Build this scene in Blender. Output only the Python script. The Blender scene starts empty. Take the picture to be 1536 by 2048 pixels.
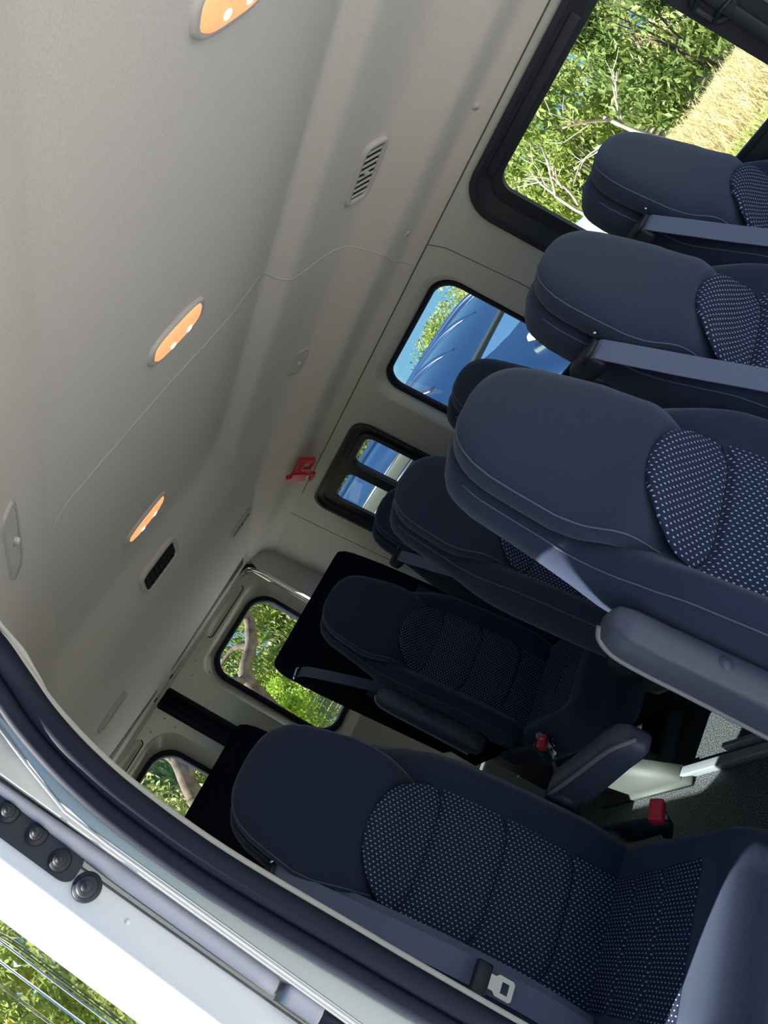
import bpy, bmesh, math, random
from mathutils import Vector, Matrix, Euler
PI = math.pi
C = bpy.context.scene.collection
SC = bpy.context.scene
H = 1.30                      # camera height above the van floor (z = 0)

# ------------------------------------------------------------------ camera
cd = bpy.data.cameras.new('camera'); cam = bpy.data.objects.new('camera', cd); C.objects.link(cam)
cd.sensor_fit = 'VERTICAL'; cd.sensor_height = 36.0; cd.lens = 1531.666 / 2048 * 36
cd.clip_start = 0.01; cd.clip_end = 400
R = Matrix(((0.39746472, 0.72077557, -0.56789468),
            (-0.33138373, -0.46436619, -0.82130924),
            (-0.85569073, 0.5146325, 0.05428412)))
cam.matrix_world = Matrix.Translation((0, 0, H)) @ R.to_4x4()
SC.camera = cam

# ------------------------------------------------------------------ world, sun, exposure
w = bpy.data.worlds.new('sky'); SC.world = w; w.use_nodes = True
nt = w.node_tree; nt.nodes.clear()
SUN = Vector((-1.0, 0.5, 0.80)).normalized()
wtc = nt.nodes.new('ShaderNodeTexCoord'); wsep = nt.nodes.new('ShaderNodeSeparateXYZ'); wr = nt.nodes.new('ShaderNodeValToRGB')
nt.links.new(wtc.outputs['Generated'], wsep.inputs[0]); nt.links.new(wsep.outputs[2], wr.inputs[0])
we = wr.color_ramp.elements                      # clear blue sky, paler towards the horizon
we[0].position = 0.0; we[0].color = (0.24, 0.56, 0.80, 1); we[1].position = 0.7; we[1].color = (0.09, 0.26, 0.66, 1)
bg = nt.nodes.new('ShaderNodeBackground'); bg.inputs[1].default_value = 0.50
ow = nt.nodes.new('ShaderNodeOutputWorld')
nt.links.new(wr.outputs[0], bg.inputs[0]); nt.links.new(bg.outputs[0], ow.inputs[0])
sd = bpy.data.lights.new('sun', 'SUN'); sd.energy = 8.0; sd.angle = 0.009; sd.color = (1.0, 0.95, 0.86)
so = bpy.data.objects.new('sun', sd); C.objects.link(so)
so.rotation_euler = SUN.to_track_quat('Z', 'Y').to_euler(); so.location = SUN * 30
SC.view_settings.view_transform = 'Standard'; SC.view_settings.look = 'None'
SC.view_settings.gamma = 1.0; SC.view_settings.use_curve_mapping = False
SC.view_settings.exposure = 1.0
SC.cycles.use_denoising = True
SC.cycles.max_bounces = 10; SC.cycles.diffuse_bounces = 6; SC.cycles.transparent_max_bounces = 24
SC.cycles.sample_clamp_indirect = 6.0
SC.cycles.caustics_reflective = False; SC.cycles.caustics_refractive = False

# ------------------------------------------------------------------ materials
def mat(name, col, rough=0.6, metal=0.0, spec=0.5, noise=None, bump=None, emit=None, sheen=0.0, coat=0.0):
    """noise=(scale, dark_mult, light_mult) colour mottling; bump=(scale, strength)"""
    m = bpy.data.materials.new(name); m.use_nodes = True
    n = m.node_tree.nodes; l = m.node_tree.links; b = n['Principled BSDF']
    b.inputs['Base Color'].default_value = (*col, 1); b.inputs['Roughness'].default_value = rough
    b.inputs['Metallic'].default_value = metal; b.inputs['Specular IOR Level'].default_value = spec
    if sheen: b.inputs['Sheen Weight'].default_value = sheen; b.inputs['Sheen Roughness'].default_value = 0.5; b.inputs['Sheen Tint'].default_value = (0.65, 0.78, 1.0, 1)
    if coat: b.inputs['Coat Weight'].default_value = coat; b.inputs['Coat Roughness'].default_value = 0.05
    tc = n.new('ShaderNodeTexCoord')
    if noise:
        t = n.new('ShaderNodeTexNoise'); t.inputs['Scale'].default_value = noise[0]; t.inputs['Detail'].default_value = 4
        r = n.new('ShaderNodeValToRGB'); r.color_ramp.elements[0].position = 0.3; r.color_ramp.elements[1].position = 0.7
        r.color_ramp.elements[0].color = (*[c * noise[1] for c in col], 1)
        r.color_ramp.elements[1].color = (*[min(1, c * noise[2]) for c in col], 1)
        l.new(tc.outputs['Object'], t.inputs['Vector']); l.new(t.outputs['Fac'], r.inputs['Fac']); l.new(r.outputs['Color'], b.inputs['Base Color'])
    if bump:
        t = n.new('ShaderNodeTexNoise'); t.inputs['Scale'].default_value = bump[0]; t.inputs['Detail'].default_value = 3
        bp = n.new('ShaderNodeBump'); bp.inputs['Strength'].default_value = bump[1]; bp.inputs['Distance'].default_value = 0.002
        l.new(tc.outputs['Object'], t.inputs['Vector']); l.new(t.outputs['Fac'], bp.inputs['Height']); l.new(bp.outputs['Normal'], b.inputs['Normal'])
    if emit:
        b.inputs['Emission Color'].default_value = (*emit[0], 1); b.inputs['Emission Strength'].default_value = emit[1]
    return m

def mat_dots():
    m = bpy.data.materials.new('dotted_fabric'); m.use_nodes = True
    n = m.node_tree.nodes; l = m.node_tree.links; b = n['Principled BSDF']
    b.inputs['Roughness'].default_value = 0.9; b.inputs['Specular IOR Level'].default_value = 0.15
    uv = n.new('ShaderNodeUVMap'); sep = n.new('ShaderNodeSeparateXYZ'); l.new(uv.outputs['UV'], sep.inputs[0])
    def M(op, a, bb=None, c=None):
        x = n.new('ShaderNodeMath'); x.operation = op
        for i, v in enumerate((a, bb, c)):
            if v is None: continue
            if isinstance(v, (int, float)): x.inputs[i].default_value = v
            else: l.new(v, x.inputs[i])
        return x.outputs[0]
    A, B = 0.0150, 0.0100
    def grid(ou, ov):
        fu = M('SUBTRACT', M('FRACT', M('ADD', M('DIVIDE', sep.outputs[0], A), ou)), 0.5)
        fv = M('SUBTRACT', M('FRACT', M('ADD', M('DIVIDE', sep.outputs[1], B), ov)), 0.5)
        du = M('MULTIPLY', fu, A / 0.0013); dv = M('MULTIPLY', fv, B / 0.0018)
        d2 = M('ADD', M('MULTIPLY', du, du), M('MULTIPLY', dv, dv))
        return M('LESS_THAN', d2, 1.0)
    mask = M('MAXIMUM', grid(100.0, 100.0), grid(100.5, 100.5))
    mx = n.new('ShaderNodeMix'); mx.data_type = 'RGBA'
    mx.inputs['A'].default_value = (0.021, 0.031, 0.072, 1); mx.inputs['B'].default_value = (0.40, 0.45, 0.54, 1)  # ground colour carries the same painted haze blue as the plain fabric
    l.new(mask, mx.inputs['Factor']); l.new(mx.outputs['Result'], b.inputs['Base Color'])
    return m

def mat_glass(name, tint, refl=1.0):
    m = bpy.data.materials.new(name); m.use_nodes = True
    n = m.node_tree.nodes; l = m.node_tree.links; n.clear()
    o = n.new('ShaderNodeOutputMaterial'); t = n.new('ShaderNodeBsdfTransparent'); g = n.new('ShaderNodeBsdfGlossy')
    t.inputs[0].default_value = (*tint, 1); g.inputs['Roughness'].default_value = 0.0
    f = n.new('ShaderNodeLayerWeight'); f.inputs['Blend'].default_value = 0.5; mx = n.new('ShaderNodeMixShader')
    p5 = n.new('ShaderNodeMath'); p5.operation = 'POWER'; p5.inputs[1].default_value = 4.0
    ml = n.new('ShaderNodeMath'); ml.operation = 'MULTIPLY_ADD'; ml.inputs[1].default_value = 0.95 * refl; ml.inputs[2].default_value = 0.04 * refl; ml.use_clamp = True
    l.new(f.outputs['Facing'], p5.inputs[0]); l.new(p5.outputs[0], ml.inputs[0])
    l.new(ml.outputs[0], mx.inputs[0]); l.new(t.outputs[0], mx.inputs[1]); l.new(g.outputs[0], mx.inputs[2])
    l.new(mx.outputs[0], o.inputs[0]); return m

def mat_leaf(name, c1, c2):
    m = bpy.data.materials.new(name); m.use_nodes = True
    n = m.node_tree.nodes; l = m.node_tree.links; n.clear()
    o = n.new('ShaderNodeOutputMaterial'); d = n.new('ShaderNodeBsdfPrincipled'); t = n.new('ShaderNodeBsdfTranslucent')
    d.inputs['Roughness'].default_value = 0.45
    ge = n.new('ShaderNodeNewGeometry'); r = n.new('ShaderNodeValToRGB')
    r.color_ramp.elements[0].color = (*c1, 1); r.color_ramp.elements[1].color = (*c2, 1)
    l.new(ge.outputs['Random Per Island'], r.inputs['Fac'])
    l.new(r.outputs[0], d.inputs['Base Color']); l.new(r.outputs[0], t.inputs[0])
    mx = n.new('ShaderNodeMixShader'); mx.inputs[0].default_value = 0.5
    l.new(d.outputs[0], mx.inputs[1]); l.new(t.outputs[0], mx.inputs[2]); l.new(mx.outputs[0], o.inputs[0]); return m

def mat_ground():
    m = bpy.data.materials.new('ground_mix'); m.use_nodes = True
    n = m.node_tree.nodes; l = m.node_tree.links; b = n['Principled BSDF']; b.inputs['Roughness'].default_value = 0.95
    tc = n.new('ShaderNodeTexCoord'); t = n.new('ShaderNodeTexNoise'); t.inputs['Scale'].default_value = 0.6; t.inputs['Detail'].default_value = 8
    r = n.new('ShaderNodeValToRGB'); e = r.color_ramp.elements
    e[0].position = 0.32; e[0].color = (0.30, 0.29, 0.14, 1); e[1].position = 0.62; e[1].color = (0.50, 0.44, 0.24, 1)
    l.new(tc.outputs['Object'], t.inputs['Vector']); l.new(t.outputs['Fac'], r.inputs[0]); l.new(r.outputs[0], b.inputs['Base Color']); return m

def mat_floor():
    m = bpy.data.materials.new('speckled_vinyl'); m.use_nodes = True
    n = m.node_tree.nodes; l = m.node_tree.links; b = n['Principled BSDF']; b.inputs['Roughness'].default_value = 0.7
    tc = n.new('ShaderNodeTexCoord'); t = n.new('ShaderNodeTexNoise'); t.inputs['Scale'].default_value = 260; t.inputs['Detail'].default_value = 2
    r = n.new('ShaderNodeValToRGB'); e = r.color_ramp.elements
    e[0].position = 0.42; e[0].color = (0.018, 0.022, 0.026, 1); e[1].position = 0.66; e[1].color = (0.22, 0.24, 0.23, 1)
    l.new(tc.outputs['Object'], t.inputs['Vector']); l.new(t.outputs['Fac'], r.inputs[0]); l.new(r.outputs[0], b.inputs['Base Color']); return m

M_ = {}
M_['headliner'] = mat('headliner_fabric', (0.65, 0.625, 0.59), 0.95, spec=0.1, noise=(350, 0.93, 1.06), bump=(900, 0.25))
M_['trim'] = mat('beige_plastic', (0.56, 0.55, 0.53), 0.55, spec=0.35, bump=(1500, 0.15))
M_['trim2'] = mat('beige_plastic_light', (0.52, 0.50, 0.48), 0.5, spec=0.4)
M_['black'] = mat('black_rubber', (0.012, 0.014, 0.022), 0.55)
M_['rubber'] = mat('seal_rubber', (0.009, 0.012, 0.028), 0.6, spec=0.22)
M_['frame'] = mat('black_frame_plastic', (0.016, 0.019, 0.030), 0.6)
M_['paint'] = mat('champagne_paint', (0.60, 0.60, 0.52), 0.32, metal=0.25, coat=0.3)
M_['silver'] = mat('silver_paint', (0.38, 0.42, 0.43), 0.30, metal=0.35, coat=0.4)
M_['white'] = mat('white_paint', (0.66, 0.67, 0.70), 0.3, coat=0.5)
M_['lav'] = mat('lavender_plastic', (0.40, 0.40, 0.47), 0.45)
M_['fabric'] = mat('haze_navy_fabric', (0.022, 0.030, 0.062), 0.92, spec=0.12, noise=(500, 0.85, 1.2), bump=(1200, 0.3), sheen=0.3)  # blue lens haze over charcoal cloth put into the colour
M_['fabric2'] = mat('haze_navy_side', (0.023, 0.032, 0.064), 0.9, spec=0.12, noise=(500, 0.85, 1.2), bump=(1200, 0.3), sheen=0.3)  # same haze blue put into the pad fabric
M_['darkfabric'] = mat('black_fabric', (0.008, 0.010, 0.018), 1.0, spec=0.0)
M_['dots'] = mat_dots()
M_['thread'] = mat('seam_thread', (0.085, 0.10, 0.15), 0.8)
M_['seam'] = mat('dark_seam', (0.006, 0.008, 0.016), 0.9)
M_['arm'] = mat('armrest_plastic', (0.060, 0.068, 0.110), 0.42, spec=0.55, bump=(1500, 0.12))
M_['armedge'] = mat('armrest_edge', (0.21, 0.21, 0.23), 0.5)
M_['basepl'] = mat('seat_base_plastic', (0.016, 0.020, 0.034), 0.5)
M_['metal'] = mat('dull_metal', (0.09, 0.10, 0.085), 0.6, metal=0.3)
M_['alu'] = mat('aluminium', (0.52, 0.56, 0.58), 0.38, metal=0.5)
M_['chrome'] = mat('chrome', (0.75, 0.75, 0.75), 0.15, metal=1.0)
M_['webbing'] = mat('belt_webbing', (0.12, 0.145, 0.24), 0.75, noise=(900, 0.9, 1.1))
M_['red'] = mat('red_plastic', (0.62, 0.025, 0.05), 0.4)
M_['redbtn'] = mat('red_button', (0.75, 0.03, 0.06), 0.4)
M_['label'] = mat('pale_blue_label', (0.6, 0.72, 0.9), 0.6)
M_['lens'] = mat('amber_lens', (0.6, 0.34, 0.20), 0.35, emit=((1.0, 0.43, 0.17), 0.48))
M_['bulb'] = mat('bulb_glow', (1, 0.9, 0.7), 0.4, emit=((1.0, 0.88, 0.62), 5.0))
M_['glass'] = mat_glass('clear_glass', (0.93, 0.96, 0.95), 0.8)
M_['tint'] = mat_glass('tinted_glass', (0.62, 0.72, 0.78), 0.8)
M_['doorglass'] = mat_glass('door_glass', (0.96, 0.98, 0.98), 1.0)
M_['film'] = mat_glass('plastic_film', (0.9, 0.92, 0.95), 2.0)
M_['privacy'] = mat('privacy_glass', (0.004, 0.006, 0.006), 0.02, spec=1.0, coat=1.0)
M_['blue'] = mat('blue_car_paint', (0.022, 0.055, 0.13), 0.22, metal=0.3, coat=1.0)
M_['olive'] = mat('dark_olive_strip', (0.06, 0.065, 0.05), 0.5)
M_['bark'] = mat('bark', (0.16, 0.12, 0.09), 0.9, noise=(9, 0.5, 1.3), bump=(20, 0.6))
M_['twig'] = mat('bleached_wood', (0.50, 0.45, 0.38), 0.9, noise=(8, 0.6, 1.2))
M_['leaf1'] = mat_leaf('leaf_mid', (0.20, 0.28, 0.07), (0.50, 0.60, 0.18))
M_['leaf2'] = mat_leaf('leaf_yellow', (0.31, 0.35, 0.10), (0.64, 0.68, 0.26))
M_['leaf3'] = mat_leaf('leaf_dark', (0.11, 0.18, 0.05), (0.31, 0.42, 0.13))
M_['leaf4'] = mat_leaf('leaf_sunlit_tint', (0.46, 0.50, 0.08), (0.82, 0.80, 0.24))  # sunlit glow of backlit leaves put into the colour
M_['dry'] = mat_leaf('dry_grass', (0.58, 0.50, 0.27), (0.82, 0.74, 0.45))
M_['lime'] = mat_leaf('lime_grass', (0.28, 0.44, 0.05), (0.48, 0.66, 0.10))
M_['ground'] = mat_ground()
M_['floor'] = mat_floor()
M_['tyre'] = mat('tyre_rubber', (0.02, 0.02, 0.02), 0.8)

# ------------------------------------------------------------------ mesh helpers
def link(name, me, m=None, parent=None, smooth=True, label=None):
    if m is not None and not me.materials: me.materials.append(m)
    if smooth and len(me.polygons): me.polygons.foreach_set('use_smooth', [True] * len(me.polygons))
    o = bpy.data.objects.new(name, me); C.objects.link(o)
    if parent is not None: o.parent = parent
    if label: o['label'] = label
    return o

def obj(name, bm, m=None, parent=None, smooth=True, label=None, sharp=None):
    bmesh.ops.recalc_face_normals(bm, faces=bm.faces)
    if sharp is not None:
        for e in bm.edges:
            if len(e.link_faces) == 2 and e.calc_face_angle(0) > sharp: e.smooth = False
    me = bpy.data.meshes.new(name); bm.to_mesh(me); bm.free()
    return link(name, me, m, parent, smooth, label)

def tag(o, label, cat, group=None):
    o['label'] = label; o['category'] = cat
    if group: o['group'] = group
    return o

def thing(name, label, cat, loc=(0, 0, 0), rotz=0.0, group=None):
    o = bpy.data.objects.new(name, None); C.objects.link(o); o.empty_display_size = 0.1
    o.location = loc; o.rotation_euler = (0, 0, rotz)
    return tag(o, label, cat, group)

def struct(o): o['kind'] = 'structure'; return o

def loft(bm, loops, closed=True, cap0=False, cap1=False):
    vs = [[bm.verts.new(p) for p in lp] for lp in loops]
    n = len(vs[0])
    for a, b in zip(vs[:-1], vs[1:]):
        for i in range(n if closed else n - 1):
            j = (i + 1) % n
            try: bm.faces.new((a[i], a[j], b[j], b[i]))
            except ValueError: pass
    if cap0: bm.faces.new(vs[0])
    if cap1: bm.faces.new(vs[-1])
    return vs

def tube(bm, pts, r, seg=8, cap=True, squash=None):
    """r: number or list. squash=(axis Vector, factor)"""
    P = [Vector(p) for p in pts]; rr = r if isinstance(r, (list, tuple)) else [r] * len(P)
    loops = []; up = None
    for i, p in enumerate(P):
        t = (P[min(i + 1, len(P) - 1)] - P[max(i - 1, 0)]).normalized()
        if up is None:
            up = t.orthogonal().normalized()
        up = (up - t * up.dot(t)).normalized(); s = t.cross(up)
        lp = []
        for k in range(seg):
            a = 2 * PI * k / seg; d = up * math.cos(a) + s * math.sin(a)
            if squash: d = d - squash[0] * d.dot(squash[0]) * (1 - squash[1])
            lp.append(p + d * rr[i])
        loops.append(lp)
    loft(bm, loops, True, cap, cap)

def strip(bm, pts, wdir, width, ndir, thick):
    """ribbon with thickness; wdir / ndir: Vector or list of Vectors"""
    loops = []
    for i, p in enumerate(pts):
        p = Vector(p); wv = (wdir[i] if isinstance(wdir, list) else wdir) * (width[i] if isinstance(width, list) else width) * 0.5
        nv = (ndir[i] if isinstance(ndir, list) else ndir) * thick * 0.5
        loops.append([p - wv - nv, p + wv - nv, p + wv + nv, p - wv + nv])
    loft(bm, loops, True, True, True)

def box(bm, c, s, rot=None, bev=0.0, seg=2):
    r = bmesh.ops.create_cube(bm, size=1.0); vs = r['verts']
    Mx = Matrix.Translation(c) @ (rot.to_matrix().to_4x4() if rot else Matrix()) @ Matrix.Diagonal((*s, 1))
    bmesh.ops.transform(bm, matrix=Mx, verts=vs)
    if bev:
        es = list({e for v in vs for e in v.link_edges})
        bmesh.ops.bevel(bm, geom=es, offset=bev, segments=seg, affect='EDGES', profile=0.5)

def cyl(bm, p0, p1, r0, r1=None, seg=20):
    tube(bm, [p0, p1], [r0, r0 if r1 is None else r1], seg)

def rr(u0, u1, v0, v1, r, n=6):
    """rounded rectangle loop (counter-clockwise); r number or 4 radii"""
    R4 = r if isinstance(r, (list, tuple)) else [r] * 4
    out = []
    for (cu, cv, a0, q) in ((u1, v1, 0, 0), (u0, v1, 90, 1), (u0, v0, 180, 2), (u1, v0, 270, 3)):
        q = R4[q]; du = -q if cu == u1 else q; dv = -q if cv == v1 else q
        for k in range(n + 1):
            a = math.radians(a0 + 90 * k / n)
            out.append((cu + du + q * math.cos(a), cv + dv + q * math.sin(a)))
    return out

def plate(outline, holes, fmap, d0, d1):
    """2-D polygon with holes -> slab between depths d0 and d1 through fmap(u, v, d)"""
    bm = bmesh.new(); es = []
    for lp in [outline] + holes:
        vs = [bm.verts.new((u, v, 0)) for u, v in lp]
        es += [bm.edges.new((vs[i], vs[(i + 1) % len(vs)])) for i in range(len(vs))]
    bmesh.ops.triangle_fill(bm, use_beauty=True, use_dissolve=False, edges=es)
    fs = list(bm.faces)
    ex = bmesh.ops.extrude_face_region(bm, geom=fs)
    new = {v for v in ex['geom'] if isinstance(v, bmesh.types.BMVert)}
    for v in bm.verts:
        u, vv = v.co.x, v.co.y
        v.co = Vector(fmap(u, vv, d1 if v in new else d0))
    return bm

def ringloft(loops2d, fmap, ds):
    bm = bmesh.new()
    loft(bm, [[fmap(u, v, d) for u, v in lp] for lp, d in zip(loops2d, ds)])
    return bm

def gridmesh(name, fn, nu, nv, uvfn=None):
    verts = [fn(i / nu, j / nv) for j in range(nv + 1) for i in range(nu + 1)]
    faces = [(j * (nu + 1) + i, j * (nu + 1) + i + 1, (j + 1) * (nu + 1) + i + 1, (j + 1) * (nu + 1) + i) for j in range(nv) for i in range(nu)]
    me = bpy.data.meshes.new(name); me.from_pydata(verts, [], faces)
    if uvfn:
        uvl = me.uv_layers.new(name='UVMap')
        for lp in me.loops:
            k = lp.vertex_index; uvl.data[lp.index].uv = uvfn((k % (nu + 1)) / nu, (k // (nu + 1)) / nv)
    return me

def interp(x, xs, ys):
    if x <= xs[0]: return ys[0]
    for a, b, c, d in zip(xs[:-1], xs[1:], ys[:-1], ys[1:]):
        if x <= b: return c + (d - c) * (x - a) / (b - a)
    return ys[-1]
def smooth(e0, e1, x):
    t = max(0.0, min(1.0, (x - e0) / (e1 - e0))); return t * t * (3 - 2 * t)
def catmull(pts, n=6):
    P = [Vector(p) for p in pts]; out = []
    for i in range(len(P) - 1):
        a, b, c, d = P[max(i - 1, 0)], P[i], P[i + 1], P[min(i + 2, len(P) - 1)]
        for k in range(n):
            t = k / n
            out.append(0.5 * ((2 * b) + (c - a) * t + (2 * a - 5 * b + 4 * c - d) * t * t + (3 * b - a - 3 * c + d) * t ** 3))
    out.append(P[-1]); return out

# ================================================================== STRUCTURE
GZ = -0.62                                    # outside ground level
bm = bmesh.new(); bmesh.ops.create_grid(bm, x_segments=2, y_segments=2, size=120)
o = struct(obj('ground', bm, M_['ground'], smooth=False)); o.location = (0, 20, GZ)

bm = bmesh.new(); box(bm, (-1.0, -0.5, GZ - 0.03), (14.0, 14.5, 0.10)); struct(obj('bounce_pad', bm, mat('pale_bounce', (0.62, 0.61, 0.59), 0.95, noise=(30, 0.8, 1.15)), smooth=False))  # added pale slab, bounces sunlight up through the doorway to brighten the ceiling
# floor of the van
bm = bmesh.new(); box(bm, (0.99, 1.5, -0.04), (1.86, 4.3, 0.08)); struct(obj('floor', bm, M_['floor'], smooth=False))

# ceiling: cross-section swept rearwards and drooping over the rear doors
PROF = [(0.120, 0.255), (0.150, 0.285), (0.185, 0.325), (0.235, 0.352), (0.30, 0.378), (0.38, 0.404), (0.44, 0.424), (0.50, 0.437), (0.535, 0.447), (0.58, 0.455),
        (0.75, 0.458), (0.97, 0.460), (1.20, 0.458), (1.32, 0.464), (1.42, 0.472), (1.448, 0.468), (1.468, 0.446), (1.492, 0.420), (1.53, 0.409), (1.63, 0.388),
        (1.685, 0.368), (1.712, 0.345), (1.732, 0.300), (1.750, 0.258), (1.775, 0.243), (1.835, 0.222), (1.856, 0.195), (1.868, 0.170)]
def Q(y):
    return interp(y, [2.10, 2.22, 2.28, 2.40, 2.46, 2.52, 2.80, 3.10, 3.45, 3.56], [0.62, 0.476, 0.440, 0.396, 0.374, 0.364, 0.346, 0.312, 0.268, 0.252])
def smin(a, b, k):
    h = max(0.0, min(1.0, 0.5 + 0.5 * (b - a) / k)); return b + (a - b) * h - k * h * (1 - h)
prof_s = catmull([(x, 0, z) for x, z in PROF], 4)
ys = [-0.7 + 0.1 * i for i in range(28)] + [2.1 + 0.04 * i for i in range(37)] + [3.56]
loops = []
for y in ys:
    loops.append([Vector((p.x, y, H + smin(p.z, Q(y), 0.022))) for p in prof_s])
bm = bmesh.new(); loft(bm, loops, closed=False)
ob = struct(obj('ceiling', bm, M_['headliner']))
sm = ob.modifiers.new('thick', 'SOLIDIFY'); sm.thickness = 0.03; sm.offset = 1.0
PXS = [p.x for p in prof_s]; PZS = [p.z for p in prof_s]
def ceil_z(x, y):
    zz = interp(x, PXS, PZS); return H + smin(zz, Q(y), 0.022)
def ceil_frame(x, y):
    e = 0.02
    tx = Vector((2 * e, 0, ceil_z(x + e, y) - ceil_z(x - e, y))).normalized(); ty = Vector((0, 2 * e, ceil_z(x, y + e) - ceil_z(x, y - e))).normalized()
    n = tx.cross(ty).normalized(); ty = n.cross(tx)
    return Vector((x, y, ceil_z(x, y))), tx, ty, -n          # -n points down into the van
# lateral headliner seam
pts = [(0.56, 1.47), (0.60, 1.425), (0.66, 1.418), (0.97, 1.415), (1.36, 1.415), (1.43, 1.43), (1.47, 1.455), (1.53, 1.462), (1.62, 1.455), (1.70, 1.445), (1.745, 1.44), (1.775, 1.46), (1.80, 1.49), (1.83, 1.50), (1.865, 1.505)]
bm = bmesh.new(); tube(bm, [(p.x, p.y, ceil_z(p.x, p.y) + 0.0006) for p in catmull([(x, y, 0) for x, y in pts], 14)], 0.0022, 6)
struct(obj('trim_1', bm, M_['trim2']))

# left wall: slab with window holes, leaning inwards
def lw(u, v, d):                       # u = y, v = height relative to camera, d = depth outwards
    return (1.884 - 0.10 * v + d, u, H + v)
W1 = (-0.35, 1.252, -0.44, 0.148); W2 = (1.475, 2.085, -0.46, 0.135); W3 = (2.262, 2.925, -0.46, 0.118)
holes = [rr(*W1, 0.10), rr(*W2, 0.095), rr(*W3, 0.075)]
outl = [(-0.7, -1.3), (3.56, -1.3), (3.56, 0.262), (3.40, 0.258), (3.2, 0.24), (3.08, 0.19), (2.98, 0.172), (-0.7, 0.172)]
struct(obj('wall_left', plate(outl, holes, lw, 0.0, 0.035), M_['trim'], smooth=False))
# panel seams on the left wall
for k, pl in enumerate(([(1.42, 0.172), (1.40, 0.12), (1.385, -0.1), (1.38, -0.45)], [(3.10, 0.20), (3.10, 0.05), (3.09, -0.45)])):
    bm = bmesh.new(); tube(bm, [lw(u, v, -0.0002) for u, v in pl], 0.0012, 6); struct(obj('trim_%d' % (2 + k), bm, M_['metal']))
bm = bmesh.new(); tube(bm, [lw(u, 0.171, -0.002) for u in (-0.7, 0.5, 1.5, 2.3, 2.9)], 0.0016, 6); struct(obj('trim_4', bm, M_['metal']))

def window_unit(name, bounds, r, glass_b, glass_r, m_frame, mglass, ds, sign=1, fm=lw):
    """frame ring from the hole edge to the pane, plus the pane"""
    root = bpy.data.objects.new(name, None); C.objects.link(root); struct(root)
    L0 = rr(*bounds, r); g0 = rr(*glass_b, glass_r)
    mid = [((a[0] * 0.75 + b[0] * 0.25), (a[1] * 0.75 + b[1] * 0.25)) for a, b in zip(L0, g0)]
    mid2 = [((a[0] * 0.30 + b[0] * 0.70), (a[1] * 0.30 + b[1] * 0.70)) for a, b in zip(L0, g0)]
    obj('frame', ringloft([L0, L0, mid, mid2, g0, g0], fm, [d * sign for d in (0.004, ds[0], ds[1], ds[2], ds[3], ds[3] + 0.02)]), m_frame, root, sharp=0.6)
    bm = bmesh.new(); bm.faces.new([bm.verts.new(fm(u, v, sign * (ds[3] + 0.006))) for u, v in g0]); obj('pane', bm, mglass, root, smooth=False)
    return root
# window 1: wide sliding window in a deep black frame
w1 = bpy.data.objects.new('window_1', None); C.objects.link(w1); struct(w1)
L0 = rr(*W1, 0.10); La = rr(W1[0] + 0.015, W1[1] - 0.018, W1[2] + 0.015, W1[3] - 0.015, 0.09); Lb = rr(W1[0] + 0.05, W1[1] - 0.055, W1[2] + 0.05, W1[3] - 0.045, 0.06)
GA = (0.625, 1.162, -0.375, 0.082); GB = (-0.28, 0.535, -0.375, 0.082)
obj('frame', ringloft([L0, L0, La, La, Lb, Lb], lw, (0.004, -0.012, -0.012, 0.0, 0.012, 0.03)), M_['frame'], w1, sharp=0.6)
obj('sash', plate(Lb, [rr(*GA, 0.045), rr(*GB, 0.045)], lw, 0.018, 0.034), M_['frame'], w1, smooth=False)
for g in (GA, GB):
    bm = bmesh.new(); bm.faces.new([bm.verts.new(lw(u, v, 0.030)) for u, v in rr(*g, 0.045)]); obj('pane', bm, M_['glass'], w1, smooth=False)
bm = bmesh.new(); box(bm, lw(0.575, -0.16, 0.010), (0.012, 0.026, 0.60), bev=0.004); obj('mullion', bm, M_['frame'], w1)
bm = bmesh.new(); box(bm, lw(0.93, 0.108, 0.006), (0.012, 0.42, 0.028), bev=0.004); obj('slide_rail', bm, M_['frame'], w1)
latch = obj('latch', ringloft([rr(0.548, 0.615, -0.175, -0.075, 0.03, 8), rr(0.553, 0.610, -0.170, -0.080, 0.026, 8), rr(0.565, 0.600, -0.158, -0.092, 0.015, 8)], lw, (0.018, 0.002, 0.012)), M_['black'], w1)
bm = bmesh.new()
for vv in (-0.150, -0.100): tube(bm, [lw(0.556, vv, 0.004), lw(0.58, vv + 0.004, -0.004), lw(0.607, vv, 0.004)], 0.004, 8)
obj('grip', bm, M_['basepl'], latch)
# window 2: fixed pane in a soft beige recess
G2 = (1.535, 2.035, -0.40, 0.090)
w2 = bpy.data.objects.new('window_2', None); C.objects.link(w2); struct(w2)
obj('recess', ringloft([rr(*W2, 0.095), rr(W2[0] + 0.012, W2[1] - 0.012, W2[2] + 0.012, W2[3] - 0.012, 0.09), rr(1.515, 2.055, -0.42, 0.108, 0.078)], lw, (0.0, 0.006, 0.040)), M_['trim'], w2)
obj('gasket', ringloft([rr(1.515, 2.055, -0.42, 0.108, 0.078), rr(1.519, 2.051, -0.416, 0.104, 0.075), rr(*G2, 0.065), rr(*G2, 0.065)], lw, (0.040, 0.032, 0.040, 0.055)), M_['rubber'], w2)
bm = bmesh.new(); bm.faces.new([bm.verts.new(lw(u, v, 0.048)) for u, v in rr(*G2, 0.065)]); obj('pane', bm, M_['glass'], w2, smooth=False)
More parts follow.
